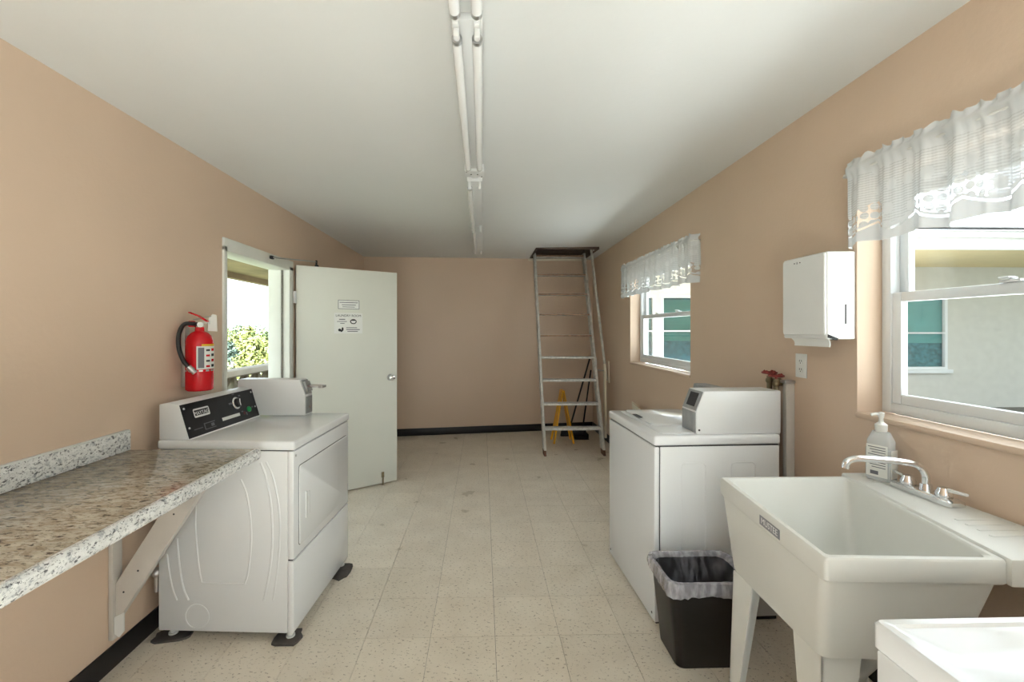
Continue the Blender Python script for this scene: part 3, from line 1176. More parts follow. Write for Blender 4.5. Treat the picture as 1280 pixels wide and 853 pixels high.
bo = Vector((1.19, 5.955, 0))
br = thing('broom', 'black-handled broom leaning against the end wall', 'broom', bo)
tp = ony(737, 449, BACK(1.36) - 0.03)
pole((1.19, 5.955, 0.12), tp, 0.012).build('handle', 'handle_black', br)
mb = MB()
mb.prism([(-0.13, 0.0), (0.13, 0.0), (0.105, 0.12), (0.03, 0.15), (-0.03, 0.15), (-0.105, 0.12)], lambda u, v, a: (1.19 + u, a, v + 0.001), 5.93, 5.98, 0.004)
mb.build('bristles', 'bristle', br)
dp = thing('lobby_dustpan', 'black long-handled dustpan leaning beside the broom', 'dustpan', (1.33, 5.88, 0))
tp2 = ony(738.5, 463, BACK(1.40) - 0.03)
pole((1.345, 5.906, 0.06), tp2, 0.011).build('handle', 'handle_black', dp)
mb = MB()
mb.box(1.21, 1.40, 5.74, 5.90, 0.001, 0.012, 0.003)
mb.box(1.21, 1.40, 5.90, 5.912, 0.001, 0.10, 0.003)
mb.box(1.21, 1.222, 5.76, 5.90, 0.012, 0.07, 0.003)
mb.box(1.388, 1.40, 5.76, 5.90, 0.012, 0.07, 0.003)
mb.build('pan', 'handle_black', dp)

# white board leaning by the right wall behind the washer
mb = MB()
mb.prism([(4.02, 0.0), (4.44, 0.0), (4.44, 0.715), (4.02, 0.63)], lambda u, v, a: (a - 0.10 * v + 0.06, u, v), 1.53, 1.545, 0.003)
tag(mb.build('leaning_board', 'pale_wood', None), 'white board leaning on the tan wall behind the washer', 'board')

# ------------------------------------------------------------------ countertop and bracket
CZ, CFX, CEY = 0.915, -1.0, 2.0
ct = thing('countertop', 'granite-look laminate counter fixed along the tan wall beside the dryer', 'countertop', (-1.29, 1.2, CZ - 0.045))
mb = MB()
mb.box(XL + 0.002, CFX - 0.02, -0.6, CEY, CZ - 0.04, CZ, 0.002)
mb.build('top', 'gr_top', ct)
mb = MB()
mb.prism([(CFX - 0.021, CZ - 0.045), (CFX, CZ - 0.045), (CFX + 0.006, CZ - 0.034), (CFX + 0.006, CZ - 0.006), (CFX - 0.002, CZ + 0.003), (CFX - 0.012, CZ + 0.003), (CFX - 0.021, CZ - 0.0005)], lambda u, v, a: (u, a, v), -0.6, CEY, 0.0015)
mb.build('front_edge', 'gr_edge', ct)
mb = MB()
mb.box(XL + 0.001, XL + 0.021, -0.6, CEY - 0.0, CZ + 0.0005, CZ + 0.085, 0.002)
mb.build('backsplash', 'gr_edge', ct)
mb = MB()
mb.box(XL + 0.001, XL + 0.019, -0.6, CEY, CZ + 0.0855, CZ + 0.0905, 0.001)
mb.build('backsplash_cap', 'plastic', ct)

bk = thing('counter_bracket', 'painted wooden brace with diagonal board holding up the counter', 'bracket', (XL, 1.94, 0.13))
mb = MB()
mb.box(XL + 0.001, XL + 0.02, 1.905, 1.955, 0.13, CZ - 0.046, 0.002)
mb.build('wall_post', 'brace', bk)
mb = MB()
d = Vector((-1.03, 0, CZ - 0.05)) - Vector((XL + 0.02, 0, 0.19))
mb.prism([(XL + 0.021, 0.195), (-1.13, CZ - 0.046), (-1.245, CZ - 0.046), (XL + 0.021, 0.365)], lambda u, v, a: (u, a, v), 1.918, 1.955, 0.0015)
mb.build('diagonal_brace', 'brace', bk)
mb = MB()
mb.box(XL + 0.021, -1.10, 1.957, 1.976, CZ - 0.10, CZ - 0.046, 0.0015)
mb.build('top_cleat', 'brace', bk)
mb = MB()
mb.prism([(XL + 0.0205, 0.155), (XL + 0.04, 0.14), (XL + 0.06, 0.165), (XL + 0.06, 0.245), (XL + 0.0205, 0.225)], lambda u, v, a: (u, a, v), 1.912, 1.9175)
mb.build('metal_plate', 'plastic', bk)
for (u, v) in ((-1.53, 0.33), (-1.47, 0.42), (-1.32, 0.66)):
    mb = MB()
    mb.cyl((u, 1.9165, v), (u, 1.9185, v), 0.004, n=8)
    mb.build('screw', 'seam', bk)

p = onx(189, 716, XL + 0.03)
root = thing('pipe_fitting', 'small metal pipe valve on the wall behind the dryer', 'pipe', (XL, p.y, p.z))
mb = MB()
mb.cyl((XL, p.y, p.z), (XL + 0.05, p.y, p.z), 0.012, n=12)
mb.sphere((XL + 0.055, p.y, p.z), 0.022)
mb.build('valve_body', 'steel', root)
mb = MB()
mb.cyl((XL + 0.055, p.y, p.z), (XL + 0.055, p.y, p.z - 0.09), 0.009, n=10)
mb.build('pipe', 'steel', root)

# ------------------------------------------------------------------ dryer
DA = R(-3.5)
DNF = Vector((-0.868, 2.055, 0))
dr = thing('dryer', 'white coin-operated dryer with a black control panel beside the counter', 'dryer', DNF, DA)


def on_dryer(px, py):
    r = ray(px, py)
    n_ = Vector((-math.sin(DA), math.cos(DA), 0))
    t_ = (DNF.dot(n_)) / r.dot(n_)
    p_ = r * t_
    d_ = p_ - DNF
    return d_.x * math.cos(DA) + d_.y * math.sin(DA), CAM_H + p_.z


B_ = lambda mb, name, m, par: mb.build(name, m, par, local=True)
mb = MB()
mb.box(-0.645, -0.032, 0.0, 0.69, 0.045, 0.886, 0.004)
cab = B_(mb, 'cabinet', 'appliance_side', dr)


def emboss(pts, r=0.0032, closed=False):
    P = [on_dryer(180 + x / 2.305, 450 + y / 2.305) for x, y in pts]
    return [(x, 0.0025, z) for x, z in P]


mb = MB()
mb.tube(smoothpts(emboss([(279, 345), (295, 385), (306, 450), (309, 520), (302, 600), (292, 640), (280, 646), (180, 644), (164, 630), (154, 560), (148, 480), (149, 420)]), 5), 0.0055, 8)
mb.tube(smoothpts(emboss([(336, 296), (352, 340), (366, 420), (370, 520), (362, 610), (345, 695)]), 5), 0.0065, 8)
mb.tube(smoothpts(emboss([(352, 294), (372, 340), (388, 420), (392, 500), (385, 600), (372, 692)]), 5), 0.0055, 8)
mb.tube(smoothpts(emboss([(95, 515), (103, 600), (114, 660), (128, 693)]), 5), 0.0065, 8)
mb.tube(smoothpts(emboss([(66, 560), (74, 620), (84, 665), (95, 693)]), 5), 0.0055, 8)
cx_, cz_ = on_dryer(180 + 153 / 2.305, 450 + 740 / 2.305)
mb.tube([(cx_ + 0.056 * math.cos(k * math.pi / 16), 0.0015, cz_ + 0.056 * math.sin(k * math.pi / 16)) for k in range(32)], 0.004, 6, closed=True)
B_(mb, 'side_embossing', 'appliance_side', cab)
mb = MB()
mb.box(-0.0325, -0.003, 0.0, 0.69, 0.384, 0.886, 0.007)
up_ = B_(mb, 'front_panel', 'appliance', dr)
mb = MB()
mb.box(-0.0325, -0.003, 0.0, 0.69, 0.045, 0.378, 0.007)
B_(mb, 'lower_panel', 'appliance', dr)
mb = MB()
mb.box(-0.64, -0.012, 0.006, 0.684, 0.378, 0.384)
B_(mb, 'seam', 'seam', dr)
mb = MB()
mb.box(-0.64, -0.012, 0.006, 0.684, 0.886, 0.890)
B_(mb, 'seam', 'seam', dr)
mb = MB()
mb.box(-0.650, 0.002, -0.004, 0.694, 0.890, 0.934, 0.011, 3)
B_(mb, 'deck', 'appliance', dr)
mb = MB()
mb.rings([rrect([(-0.0025 + e, 0.045, 0.428), (-0.0025 + e, 0.655, 0.428), (-0.0025 + e, 0.655, 0.808), (-0.0025 + e, 0.045, 0.808)], 0.018, 4) for e in (0, 0.0008)])
B_(mb, 'door_gap', 'seam', dr)
mb = MB()
mb.rings([rrect([(-0.002 + e, 0.0475 + k, 0.4305 + k), (-0.002 + e, 0.6525 - k, 0.4305 + k), (-0.002 + e, 0.6525 - k, 0.8055 - k), (-0.002 + e, 0.0475 + k, 0.8055 - k)], 0.016, 4) for e, k in ((0, 0), (0.0045, 0), (0.006, 0.002))])
do_ = B_(mb, 'door', 'appliance', dr)
mb = MB()
mb.box(0.0035, 0.010, 0.10, 0.112, 0.535, 0.665, 0.003).box(0.0035, 0.0065, 0.135, 0.145, 0.545, 0.655, 0.001)
B_(mb, 'pull', 'appliance', do_)
for z in (0.755, 0.485):
    mb = MB()
    mb.box(-0.003, 0.004, 0.66, 0.668, z - 0.025, z + 0.025, 0.001)
    B_(mb, 'hinge', 'steel', dr)
for y in (0.02, 0.672):
    mb = MB()
    mb.cyl((-0.004, y, 0.862), (-0.0005, y, 0.862), 0.006, n=12)
    B_(mb, 'screw', 'steel', dr)
# control console
CON = [(-0.645, 0.9345), (-0.503, 0.9345), (-0.553, 1.097), (-0.60, 1.107), (-0.645, 1.10)]
mb = MB()
mb.prism(CON, lambda u, v, a: (u, a, v), 0.004, 0.585, 0.003)
con = B_(mb, 'console', 'appliance_side', dr)
PU = Vector((-0.05, 0, 0.1625))
PN = Vector((0.1625, 0, 0.05)).normalized()


def pan(s_, t_, off=0.0):
    return Vector((-0.503, 0.008 + 0.574 * s_, 0.9345)) + PU * t_ + PN * off


mb = MB()
mb.rings([[pan(0, 0.015, e), pan(1, 0.015, e), pan(1, 0.985, e), pan(0, 0.985, e)] for e in (0.0, 0.003)])
cp = B_(mb, 'control_panel', 'black_panel', con)
mb = MB()
mb.rings([[pan(0, -0.02, e), pan(1, -0.02, e), pan(1, 0.02, e), pan(0, 0.02, e)] for e in (0.0, 0.0045)])
B_(mb, 'panel_lip', 'appliance', con)
pmx = lambda s_, t_, off=0.0034: frame_mx(pan(s_, t_, off), (0, 1, 0), PU)
# logo: rounded outline with lettering
mb = MB()
lw, lh = 0.105, 0.040
c0 = pan(0.215, 0.66, 0.0035)
pu = PU.normalized()
rg = rrect([c0 + Vector((0, -lw / 2, 0)) - pu * lh / 2, c0 + Vector((0, lw / 2, 0)) - pu * lh / 2, c0 + Vector((0, lw / 2, 0)) + pu * lh / 2, c0 + Vector((0, -lw / 2, 0)) + pu * lh / 2], 0.006, 3)
mb.tube(rg, 0.0022, 6, closed=True)
mb.rings([[c0 + Vector((0, a * lw / 2, 0)) + pu * b_ * lh + PN * e for a, b_ in ((-1, -0.32), (1, -0.32), (1, -0.5), (-1, -0.5))] for e in (-0.0005, 0.0006)])
mb.rings([[c0 + Vector((0, a * lw / 2, 0)) + pu * b_ * lh + PN * e for a, b_ in ((-1, 0.36), (1, 0.36), (1, 0.5), (-1, 0.5))] for e in (-0.0005, 0.0006)])
B_(mb, 'logo_frame', 'white_print', cp)
text('logo_lettering', 'MAYTAG', 0.0255, pmx(0.215, 0.645), 'white_print', cp, True)
# knob
kc = pan(0.69, 0.64, 0.003)
mb = MB()
mb.lathe([(0.034, 0), (0.034, 0.004), (0.027, 0.006), (0.026, 0.007)], kc, PN, 28)
B_(mb, 'dial_ring', 'chrome', cp)
mb = MB()
mb.lathe([(0.026, 0), (0.025, 0.020), (0.022, 0.024), (0.001, 0.024)], kc, PN, 28)
B_(mb, 'knob', 'black_panel', cp)
mb = MB()
mb.tube([kc + PN * 0.0245 - pu * 0.018, kc + PN * 0.0245, kc + PN * 0.0245 + pu * 0.018 + Vector((0, 0.006, 0))], 0.0028, 6)
B_(mb, 'knob_pointer', 'white_print', cp)


def pbar(s0, s1, t0, t1):
    return [[pan(s0, t0, e), pan(s1, t0, e), pan(s1, t1, e), pan(s0, t1, e)] for e in (0.0031, 0.0037)]


for a in ((0.585, 0.63, 0.64, 0.70), (0.665, 0.70, 0.93, 0.965), (0.755, 0.785, 0.83, 0.88), (0.735, 0.76, 0.30, 0.34), (0.91, 0.935, 0.35, 0.40), (0.80, 0.815, 0.16, 0.26)):
    mb = MB()
    mb.rings(pbar(*a))
    B_(mb, 'dial_mark', 'grey_print', cp)
mb = MB()
mb.rings(pbar(0.44, 0.70, 0.21, 0.31))
B_(mb, 'white_strip', 'label', cp)
mb = MB()
mb.rings(pbar(0.075, 0.18, 0.205, 0.225)).rings(pbar(0.20, 0.34, 0.29, 0.315)).rings(pbar(0.20, 0.34, 0.12, 0.14)).rings(pbar(0.20, 0.21, 0.14, 0.30)).rings(pbar(0.285, 0.325, 0.17, 0.26))
B_(mb, 'printed_symbol', 'grey_print', cp)
mb = MB()
mb.lathe([(0.016, 0), (0.016, 0.006), (0.011, 0.010), (0.001, 0.011)], pan(0.855, 0.33, 0.003), PN, 20)
B_(mb, 'start_button', 'green', cp)
mb = MB()
mb.lathe([(0.010, 0), (0.010, 0.002), (0.001, 0.003)], pan(0.775, 0.25, 0.003), PN, 16)
B_(mb, 'indicator', 'red_dot', cp)
for (s_, t_) in ((0.03, 0.86), (0.03, 0.30), (0.97, 0.88), (0.97, 0.36)):
    mb = MB()
    mb.lathe([(0.006, 0), (0.005, 0.002), (0.001, 0.003)], pan(s_, t_, 0.003), PN, 12)
    B_(mb, 'screw', 'chrome', cp)
# coin box
mb = MB()
mb.prism([(-0.64, 0.935), (-0.229, 0.935), (-0.229, 1.05), (-0.263, 1.15), (-0.64, 1.15)], lambda u, v, a: (u, a, v), 0.592, 0.69, 0.003)
cb = B_(mb, 'coin_box', 'appliance_side', dr)
mb = MB()
mb.box(-0.2285, -0.2255, 0.600, 0.682, 0.945, 1.046, 0.001)
cpn = B_(mb, 'coin_door', 'galv', cb)
mb = MB()
mb.cyl((-0.2255, 0.641, 0.98), (-0.222, 0.641, 0.98), 0.007, n=14)
B_(mb, 'lock', 'chrome', cb)
sn = Vector((0.1, 0, 0.034)).normalized()
su = Vector((-0.034, 0, 0.1)).normalized()
sc0 = Vector((-0.229, 0, 1.05))
mb = MB()
mb.rings([[sc0 + su * a + Vector((0, y, 0)) + sn * e for a, y in ((0.008, 0.602), (0.008, 0.680), (0.098, 0.680), (0.098, 0.602))] for e in (0, 0.006)])
mb.rings([[sc0 + su * a + Vector((0, y, 0)) + sn * e for a, y in ((0.022, 0.612), (0.022, 0.670), (0.085, 0.670), (0.085, 0.612))] for e in (0.006, 0.02)])
B_(mb, 'coin_slide_plate', 'galv', cb)
mb = MB()
for y in (0.620, 0.660):
    q0 = sc0 + su * 0.055 + Vector((0, y, 0)) + sn * 0.015
    mb.box(q0.x, q0.x + 0.085, y - 0.006, y + 0.006, q0.z - 0.006, q0.z + 0.006, 0.001)
q0 = sc0 + su * 0.055 + sn * 0.015
mb.box(q0.x + 0.075, q0.x + 0.10, 0.612, 0.668, q0.z - 0.010, q0.z + 0.004, 0.002)
B_(mb, 'coin_slide', 'steel', cb)
# feet on rubber pads
for (x, y) in ((-0.035, 0.035), (-0.60, 0.035), (-0.035, 0.655), (-0.60, 0.655)):
    mb = MB()
    mb.cyl((x, y, 0.0105), (x, y, 0.018), 0.02, n=16)
    mb.cyl((x, y, 0.018), (x, y, 0.05), 0.013, n=14)
    B_(mb, 'foot', 'plastic', dr)


def dryer_world(x, y):
    return Vector((DNF.x + x * math.cos(DA) - y * math.sin(DA), DNF.y + x * math.sin(DA) + y * math.cos(DA), 0))


rnd = random.Random(2)
for (x, y, w_, l_, ro, lab) in ((-0.045, 0.03, 0.06, 0.06, 0.1, 'torn dark rubber pad under the front foot of the dryer by the counter'), (-0.59, 0.03, 0.085, 0.045, 0.25, 'torn dark rubber pad under the rear foot of the dryer'),
                          (-0.01, 0.60, 0.05, 0.09, -0.05, 'ragged dark rubber pad under the dryer foot by the open door')):
    c_ = dryer_world(x, y)
    pts = []
    for k in range(14):
        a = k / 14 * 2 * math.pi
        sx_ = w_ * (abs(math.cos(a)) ** 0.6) * (1 if math.cos(a) > 0 else -1) * rnd.uniform(0.82, 1.12)
        sy_ = l_ * (abs(math.sin(a)) ** 0.6) * (1 if math.sin(a) > 0 else -1) * rnd.uniform(0.82, 1.12)
        pts.append((c_.x + sx_ * math.cos(ro) - sy_ * math.sin(ro), c_.y + sx_ * math.sin(ro) + sy_ * math.cos(ro)))
    mb = MB()
    mb.prism(pts, lambda u, v, a: (u, v, a), 0.0004, 0.010)
    tag(mb.build('rubber_pad', 'rubber', None), lab, 'pad', 'rubber pads under the dryer')

# ------------------------------------------------------------------ washer
WA = R(1.9)
WNF = Vector((0.843, 2.136, 0))
wa = thing('washing_machine', 'white coin-operated top-load washer beside the black trash bin', 'washer', WNF, WA)
mb = MB()
mb.box(0.0, 0.026, 0.0, 0.69, 0.012, 0.872, 0.006, 3)
fp = B_(mb, 'front_panel', 'appliance', wa)
for y in (0.03, 0.66):
    mb = MB()
    mb.cyl((-0.0015, y, 0.045), (0.002, y, 0.045), 0.006, n=12)
    B_(mb, 'screw', 'seam', fp)
mb = MB()
mb.box(0.031, 0.64, 0.002, 0.688, 0.02, 0.872, 0.004)
cab = B_(mb, 'cabinet', 'appliance_side', wa)
mb = MB()
mb.box(0.012, 0.63, 0.01, 0.68, 0.001, 0.02).box(0.01, 0.636, 0.006, 0.684, 0.872, 0.878).box(0.024, 0.033, 0.006, 0.684, 0.02, 0.872)
B_(mb, 'seam', 'seam', wa)
for (xa, xb) in ((0.14, 0.262), (0.393, 0.515)):
    mb = MB()
    ring_ = rrect([(xa, 0.0015, 0.30), (xb, 0.0015, 0.30), (xb, 0.0015, 0.79), (xa, 0.0015, 0.79)], 0.022, 5)
    mb.tube([Vector((p_[0], 0.0035, p_[2])) for p_ in ring_], 0.0045, 6, closed=True)
    B_(mb, 'side_embossing', 'appliance_side', cab)
mb = MB()
mb.box(-0.004, 0.645, -0.004, 0.694, 0.878, 0.927, 0.013, 3)
dk = B_(mb, 'deck', 'appliance', wa)
mb = MB()
mb.rings([rrect([(0.055 + k, 0.045 + k, z), (0.50 - k, 0.045 + k, z), (0.50 - k, 0.655 - k, z), (0.055 + k, 0.655 - k, z)], 0.03, 5) for z, k in ((0.926, 0), (0.930, 0.0), (0.933, 0.006))])
B_(mb, 'deck_rim', 'appliance', dk)
mb = MB()
mb.rings([rrect([(0.075 + k, 0.20 + k, z), (0.43 - k, 0.20 + k, z), (0.43 - k, 0.62 - k, z), (0.075 + k, 0.62 - k, z)], 0.03, 5) for z, k in ((0.932, 0), (0.941, 0.0), (0.945, 0.006))])
lid = B_(mb, 'lid', 'appliance', wa)
mb = MB()
mb.rings([rrect([(0.066, 0.36, z), (0.092, 0.36, z), (0.092, 0.47, z), (0.066, 0.47, z)], 0.010, 3) for z in (0.944, 0.9462)])
B_(mb, 'handle_notch', 'slot', lid)
mb = MB()
mb.prism([(0.525, 0.927), (0.64, 0.927), (0.64, 1.10), (0.56, 1.10)], lambda u, v, a: (u, a, v), 0.19, 0.685, 0.004)
B_(mb, 'console', 'galv', wa)
mb = MB()
mb.prism([(0.222, 0.9275), (0.66, 0.9275), (0.66, 1.142), (0.262, 1.142), (0.222, 1.040)], lambda u, v, a: (u, a, v), 0.018, 0.165, 0.004)
cb = B_(mb, 'coin_box', 'appliance_side', wa)
mb = MB()
mb.box(0.2185, 0.2225, 0.024, 0.159, 0.935, 1.036, 0.001)
B_(mb, 'coin_door', 'galv', cb)
mb = MB()
q = Vector((0.04, 0, 0.102))
qn = Vector((-0.102, 0, 0.04)).normalized()
o0 = Vector((0.222, 0, 1.040))
for (y0_, y1_, t0_, t1_) in ((0.024, 0.159, 0.04, 0.96),):
    mb.rings([[o0 + q * t_ + Vector((0, y, 0)) + qn * e for t_, y in ((t0_, y0_), (t0_, y1_), (t1_, y1_), (t1_, y0_))] for e in (0, 0.003)])
B_(mb, 'coin_slide_plate', 'galv', cb)
mb = MB()
mb.rings([[o0 + q * t_ + Vector((0, y, 0)) + qn * e for t_, y in ((0.2, 0.05), (0.2, 0.13), (0.85, 0.13), (0.85, 0.05))] for e in (0.003, 0.0045)])
B_(mb, 'slide_opening', 'seam', cb)
mb = MB()
mb.cyl((0.236, 0.0165, 0.949), (0.236, 0.019, 0.949), 0.005, n=12)
B_(mb, 'lock', 'slot', cb)

# washer close to the camera
wb = thing('washing_machine', 'white top-load washer with glossy dished top beside the sink', 'washer', (0.715, 0.10, 0))
W2, D2 = 0.66, 0.69
mb = MB()
mb.box(0.004, 0.028, 0.004, D2 - 0.004, 0.012, 0.868, 0.006)
B_(mb, 'front_panel', 'appliance', wb)
mb = MB()
mb.box(0.03, W2, 0.004, D2 - 0.004, 0.012, 0.868, 0.004)
B_(mb, 'cabinet', 'appliance_side', wb)
mb = MB()
mb.box(0.012, W2 - 0.01, 0.01, D2 - 0.01, 0.868, 0.873)
B_(mb, 'seam', 'seam', wb)
def rr2(x0, x1, y0, y1, z, r_):
    return rrect([(x0, y0, z), (x1, y0, z), (x1, y1, z), (x0, y1, z)], r_, 5)
mb = MB()
mb.rings([rr2(0.0, W2, 0, D2, 0.873, 0.012), rr2(0.0, W2, 0, D2, 0.914, 0.012), rr2(0.004, W2 - 0.004, 0.004, D2 - 0.004, 0.92, 0.012), rr2(0.018, W2 - 0.018, 0.018, D2 - 0.018, 0.92, 0.014),
          rr2(0.022, W2 - 0.022, 0.022, D2 - 0.022, 0.915, 0.02), rr2(0.034, W2 - 0.034, 0.034, D2 - 0.034, 0.914, 0.025), rr2(0.06, W2 - 0.06, 0.06, D2 - 0.06, 0.905, 0.04)])
B_(mb, 'deck', 'appliance', wb)
mb = MB()
mb.rings([rr2(0.10, 0.46, 0.09, 0.48, 0.9045, 0.04), rr2(0.10, 0.46, 0.09, 0.48, 0.912, 0.04), rr2(0.115, 0.445, 0.105, 0.465, 0.915, 0.04)])
B_(mb, 'lid', 'appliance', wb)
mb = MB()
mb.prism([(0.53, 0.905), (0.655, 0.905), (0.655, 1.06), (0.57, 1.06)], lambda u, v, a: (u, a, v), 0.03, 0.40, 0.004)
B_(mb, 'console', 'appliance_side', wb)

# ------------------------------------------------------------------ water supply valves
sv = thing('supply_valves', 'red-handled water valves on pipes behind the washer', 'valves', (XR, 2.24, 0.0))
mb = MB()
mb.box(XR - 0.045, XR - 0.001, 2.232, 2.262, 0.0, 1.17, 0.003)
mb.build('wood_post', 'brace', sv)
mb = MB()
mb.box(XR - 0.055, XR - 0.001, 2.225, 2.27, 1.171, 1.188, 0.004)
mb.build('post_cap', 'steel', sv)
for k, (yy, zz, xx) in enumerate(((2.345, 1.205, 1.555), (2.275, 1.195, 1.545))):
    mb = MB()
    mb.cyl((XR, yy, zz - 0.03), (xx, yy, zz - 0.03), 0.011, n=12)
    mb.cyl((xx, yy, zz - 0.09), (xx, yy, zz - 0.005), 0.013, n=12)
    mb.sphere((xx, yy, zz - 0.03), 0.019)
    vb = mb.build('valve_body', 'brass', sv)
    mb = MB()
    mb.cyl((xx, yy, zz - 0.005), (xx, yy, zz + 0.012), 0.006, n=10)
    for a in range(4):
        an = a * math.pi / 2 + 0.5 + k
        mb.tube([(xx, yy, zz + 0.012), (xx + 0.016 * math.cos(an), yy + 0.016 * math.sin(an), zz + 0.010), (xx + 0.030 * math.cos(an), yy + 0.030 * math.sin(an), zz + 0.018)], [0.008, 0.007, 0.009], 8)
    mb.tube([(xx + 0.034 * math.cos(a * math.pi / 8), yy + 0.034 * math.sin(a * math.pi / 8), zz + 0.012) for a in range(16)], 0.0055, 6, closed=True)
    mb.build('hand_wheel', 'valve_red', vb)
    mb = MB()
    mb.tube(smoothpts([(xx, yy, zz - 0.09), (xx + 0.01, yy, zz - 0.2), (xx + 0.01, yy + 0.01, zz - 0.4)], 5), 0.010, 8)
    mb.build('hose', 'steel', vb)

# ------------------------------------------------------------------ utility sink
RZ = 0.86
NFc, FFc, FBc, NBc = Vector((0.884, 1.112, 0)), Vector((0.948, 1.735, 0)), Vector((1.47, 1.735, 0)), Vector((1.345, 1.088, 0))
bNF, bFF, bFB, bNB = Vector((0.937, 1.195, 0)), Vector((0.952, 1.66, 0)), Vector((1.43, 1.66, 0)), Vector((1.325, 1.175, 0))
sk = thing('utility_sink', 'white plastic utility sink on legs under the window', 'sink', (1.2, 1.42, 0))


def quadz(c, z, ins=0.0):
    cen = sum(c, Vector()) / 4
    outq = []
    for q_ in c:
        d_ = q_ - cen
        outq.append(Vector((q_.x - ins * (1 if d_.x > 0 else -1), q_.y - ins * (1 if d_.y > 0 else -1), z)))
    return outq


rim = [NFc, NBc, FBc, FFc]
bot = [bNF, bNB, bFB, bFF]
mid = [a.lerp(b_, 0.12) for a, b_ in zip(rim, bot)]
mid2 = [a.lerp(b_, 0.20) for a, b_ in zip(rim, bot)]
mb = MB()
mb.rings([rrect(quadz(bot, 0.53, 0.02), 0.03, 5), rrect(quadz(bot, 0.535, 0.006), 0.03, 5), rrect(quadz(bot, 0.55), 0.03, 5),
          rrect(quadz(mid2, 0.792), 0.025, 5), rrect(quadz(rim, 0.796, 0.004), 0.011, 5), rrect(quadz(rim, 0.802), 0.011, 5), rrect(quadz(rim, RZ - 0.006), 0.011, 5), rrect(quadz(rim, RZ, 0.004), 0.011, 5),
          rrect(quadz(rim, RZ, 0.018), 0.011, 5), rrect(quadz(rim, RZ - 0.008, 0.024), 0.03, 5),
          rrect(quadz(bot, 0.60, 0.012), 0.045, 5), rrect(quadz(bot, 0.562, 0.04), 0.06, 5)])
tub = mb.build('tub', 'tub', sk)
mb = MB()
mb.prism([(1.335, 1.075), (1.605, 1.055), (1.605, 1.75), (1.455, 1.75)], lambda u, v, a: (u, v, a), 0.797, RZ + 0.010, 0.008)
dkk = mb.build('faucet_deck', 'tub', sk)
for y in (1.20, 1.235, 1.27, 1.305, 1.645, 1.675, 1.70):
    mb = MB()
    mb.box(1.487 - (1.6 - y) * 0.15, 1.585, y - 0.006, y + 0.006, RZ + 0.008, RZ + 0.0125, 0.003)
    mb.build('soap_rib', 'tub', dkk)
mb = MB()
mb.cyl((1.598, 1.20, RZ + 0.012), (1.598, 1.20, RZ + 0.02), 0.012, 0.009, 14)
mb.build('bolt', 'slot', dkk)


def leg(c, sx_, sy_):
    """L-section leg: corner c (x,y) under the tub; flanges run sx_,sy_ inward"""
    mb = MB()
    zt = 0.535
    w0, w1, th_ = 0.115, 0.045, 0.006
    ox, oy = -sx_ * 0.012, -sy_ * 0.012
    T = Vector((c[0], c[1], zt))
    Bm = Vector((c[0] + ox, c[1] + oy, 0.0))
    for fx, fy in ((sx_, 0), (0, sy_)):
        tx, ty = (0, sy_) if fx else (sx_, 0)
        def ring_(P, w_):
            return [P, P + Vector((fx * w_, fy * w_, 0)), P + Vector((fx * w_ + tx * th_, fy * w_ + ty * th_, 0)), P + Vector((tx * th_, ty * th_, 0))]
        mb.rings([ring_(Bm, w1), ring_(T, w0)])
    return mb.build('leg', 'tub', sk)


leg((0.952, 1.21), 1, 1)
leg((0.955, 1.65), 1, -1)
leg((1.315, 1.195), -1, 1)
leg((1.42, 1.65), -1, -1)
mb = MB()
mb.cyl((1.2, 1.43, 0.53), (1.2, 1.43, 0.44), 0.032, n=18)
mb.tube(smoothpts([(1.2, 1.43, 0.45), (1.2, 1.43, 0.36), (1.24, 1.43, 0.31), (1.30, 1.43, 0.35), (1.36, 1.43, 0.40), (XR - 0.002, 1.43, 0.41)], 6), 0.02, 12)
mb.build('drain_pipe', 'plastic', sk)
# sticker on the tub front
pa, pb = Vector((0.891, 1.135, 0)), Vector((0.95, 1.735, 0))
sd = (FFc - NFc).normalized()
sn_ = Vector((-sd.y, sd.x, 0))
zs = 0.776
dw = Vector((-(mid2[0].x - bNF.x), 0, 0))
r_ = ray(962, 659)
base = NFc.lerp(FFc, 0.0)
t_ = ((NFc + sn_ * -0.0).dot(sn_)) / r_.dot(sn_)
sp = r_ * t_ + Vector((0, 0, CAM_H))
sp = sp + sn_ * 0.0012
mb = MB()
ux = -sd
uz_ = Vector((0, 0, 1))
sw, sh = 0.115, 0.030
mb.rings([[sp + ux * a * sw / 2 + uz_ * b_ * sh / 2 + sn_ * e for a, b_ in ((-1, -1), (1, -1), (1, 1), (-1, 1))] for e in (-0.0008, 0.0006)])
stk = mb.build('sticker', 'sticker', tub)
text('sticker_lettering', 'MUSTEE', 0.027, frame_mx(sp + sn_ * 0.0009, ux, uz_), 'white_print', tub)

# faucet
FZ = RZ + 0.0125
fa = thing('faucet', 'chrome two-handle faucet on the utility sink', 'faucet', (1.54, 1.49, FZ))
mb = MB()
mb.rings([rrect([(1.512 + k, 1.385 + k, z), (1.572 - k, 1.385 + k, z), (1.572 - k, 1.60 - k, z), (1.512 + k, 1.60 - k, z)], 0.012, 4) for z, k in ((FZ, 0), (FZ + 0.014, 0.0), (FZ + 0.02, 0.008))])
mb.build('base_plate', 'chrome', fa)
mb = MB()
mb.cyl((1.542, 1.49, FZ + 0.018), (1.542, 1.49, FZ + 0.042), 0.02, 0.016, 18)
mb.tube(smoothpts([(1.542, 1.49, FZ + 0.035), (1.540, 1.491, FZ + 0.075), (1.515, 1.495, FZ + 0.105), (1.46, 1.507, FZ + 0.115), (1.38, 1.524, FZ + 0.119), (1.33, 1.534, FZ + 0.118), (1.305, 1.54, FZ + 0.106), (1.298, 1.542, FZ + 0.082)], 6), 0.0115, 14)
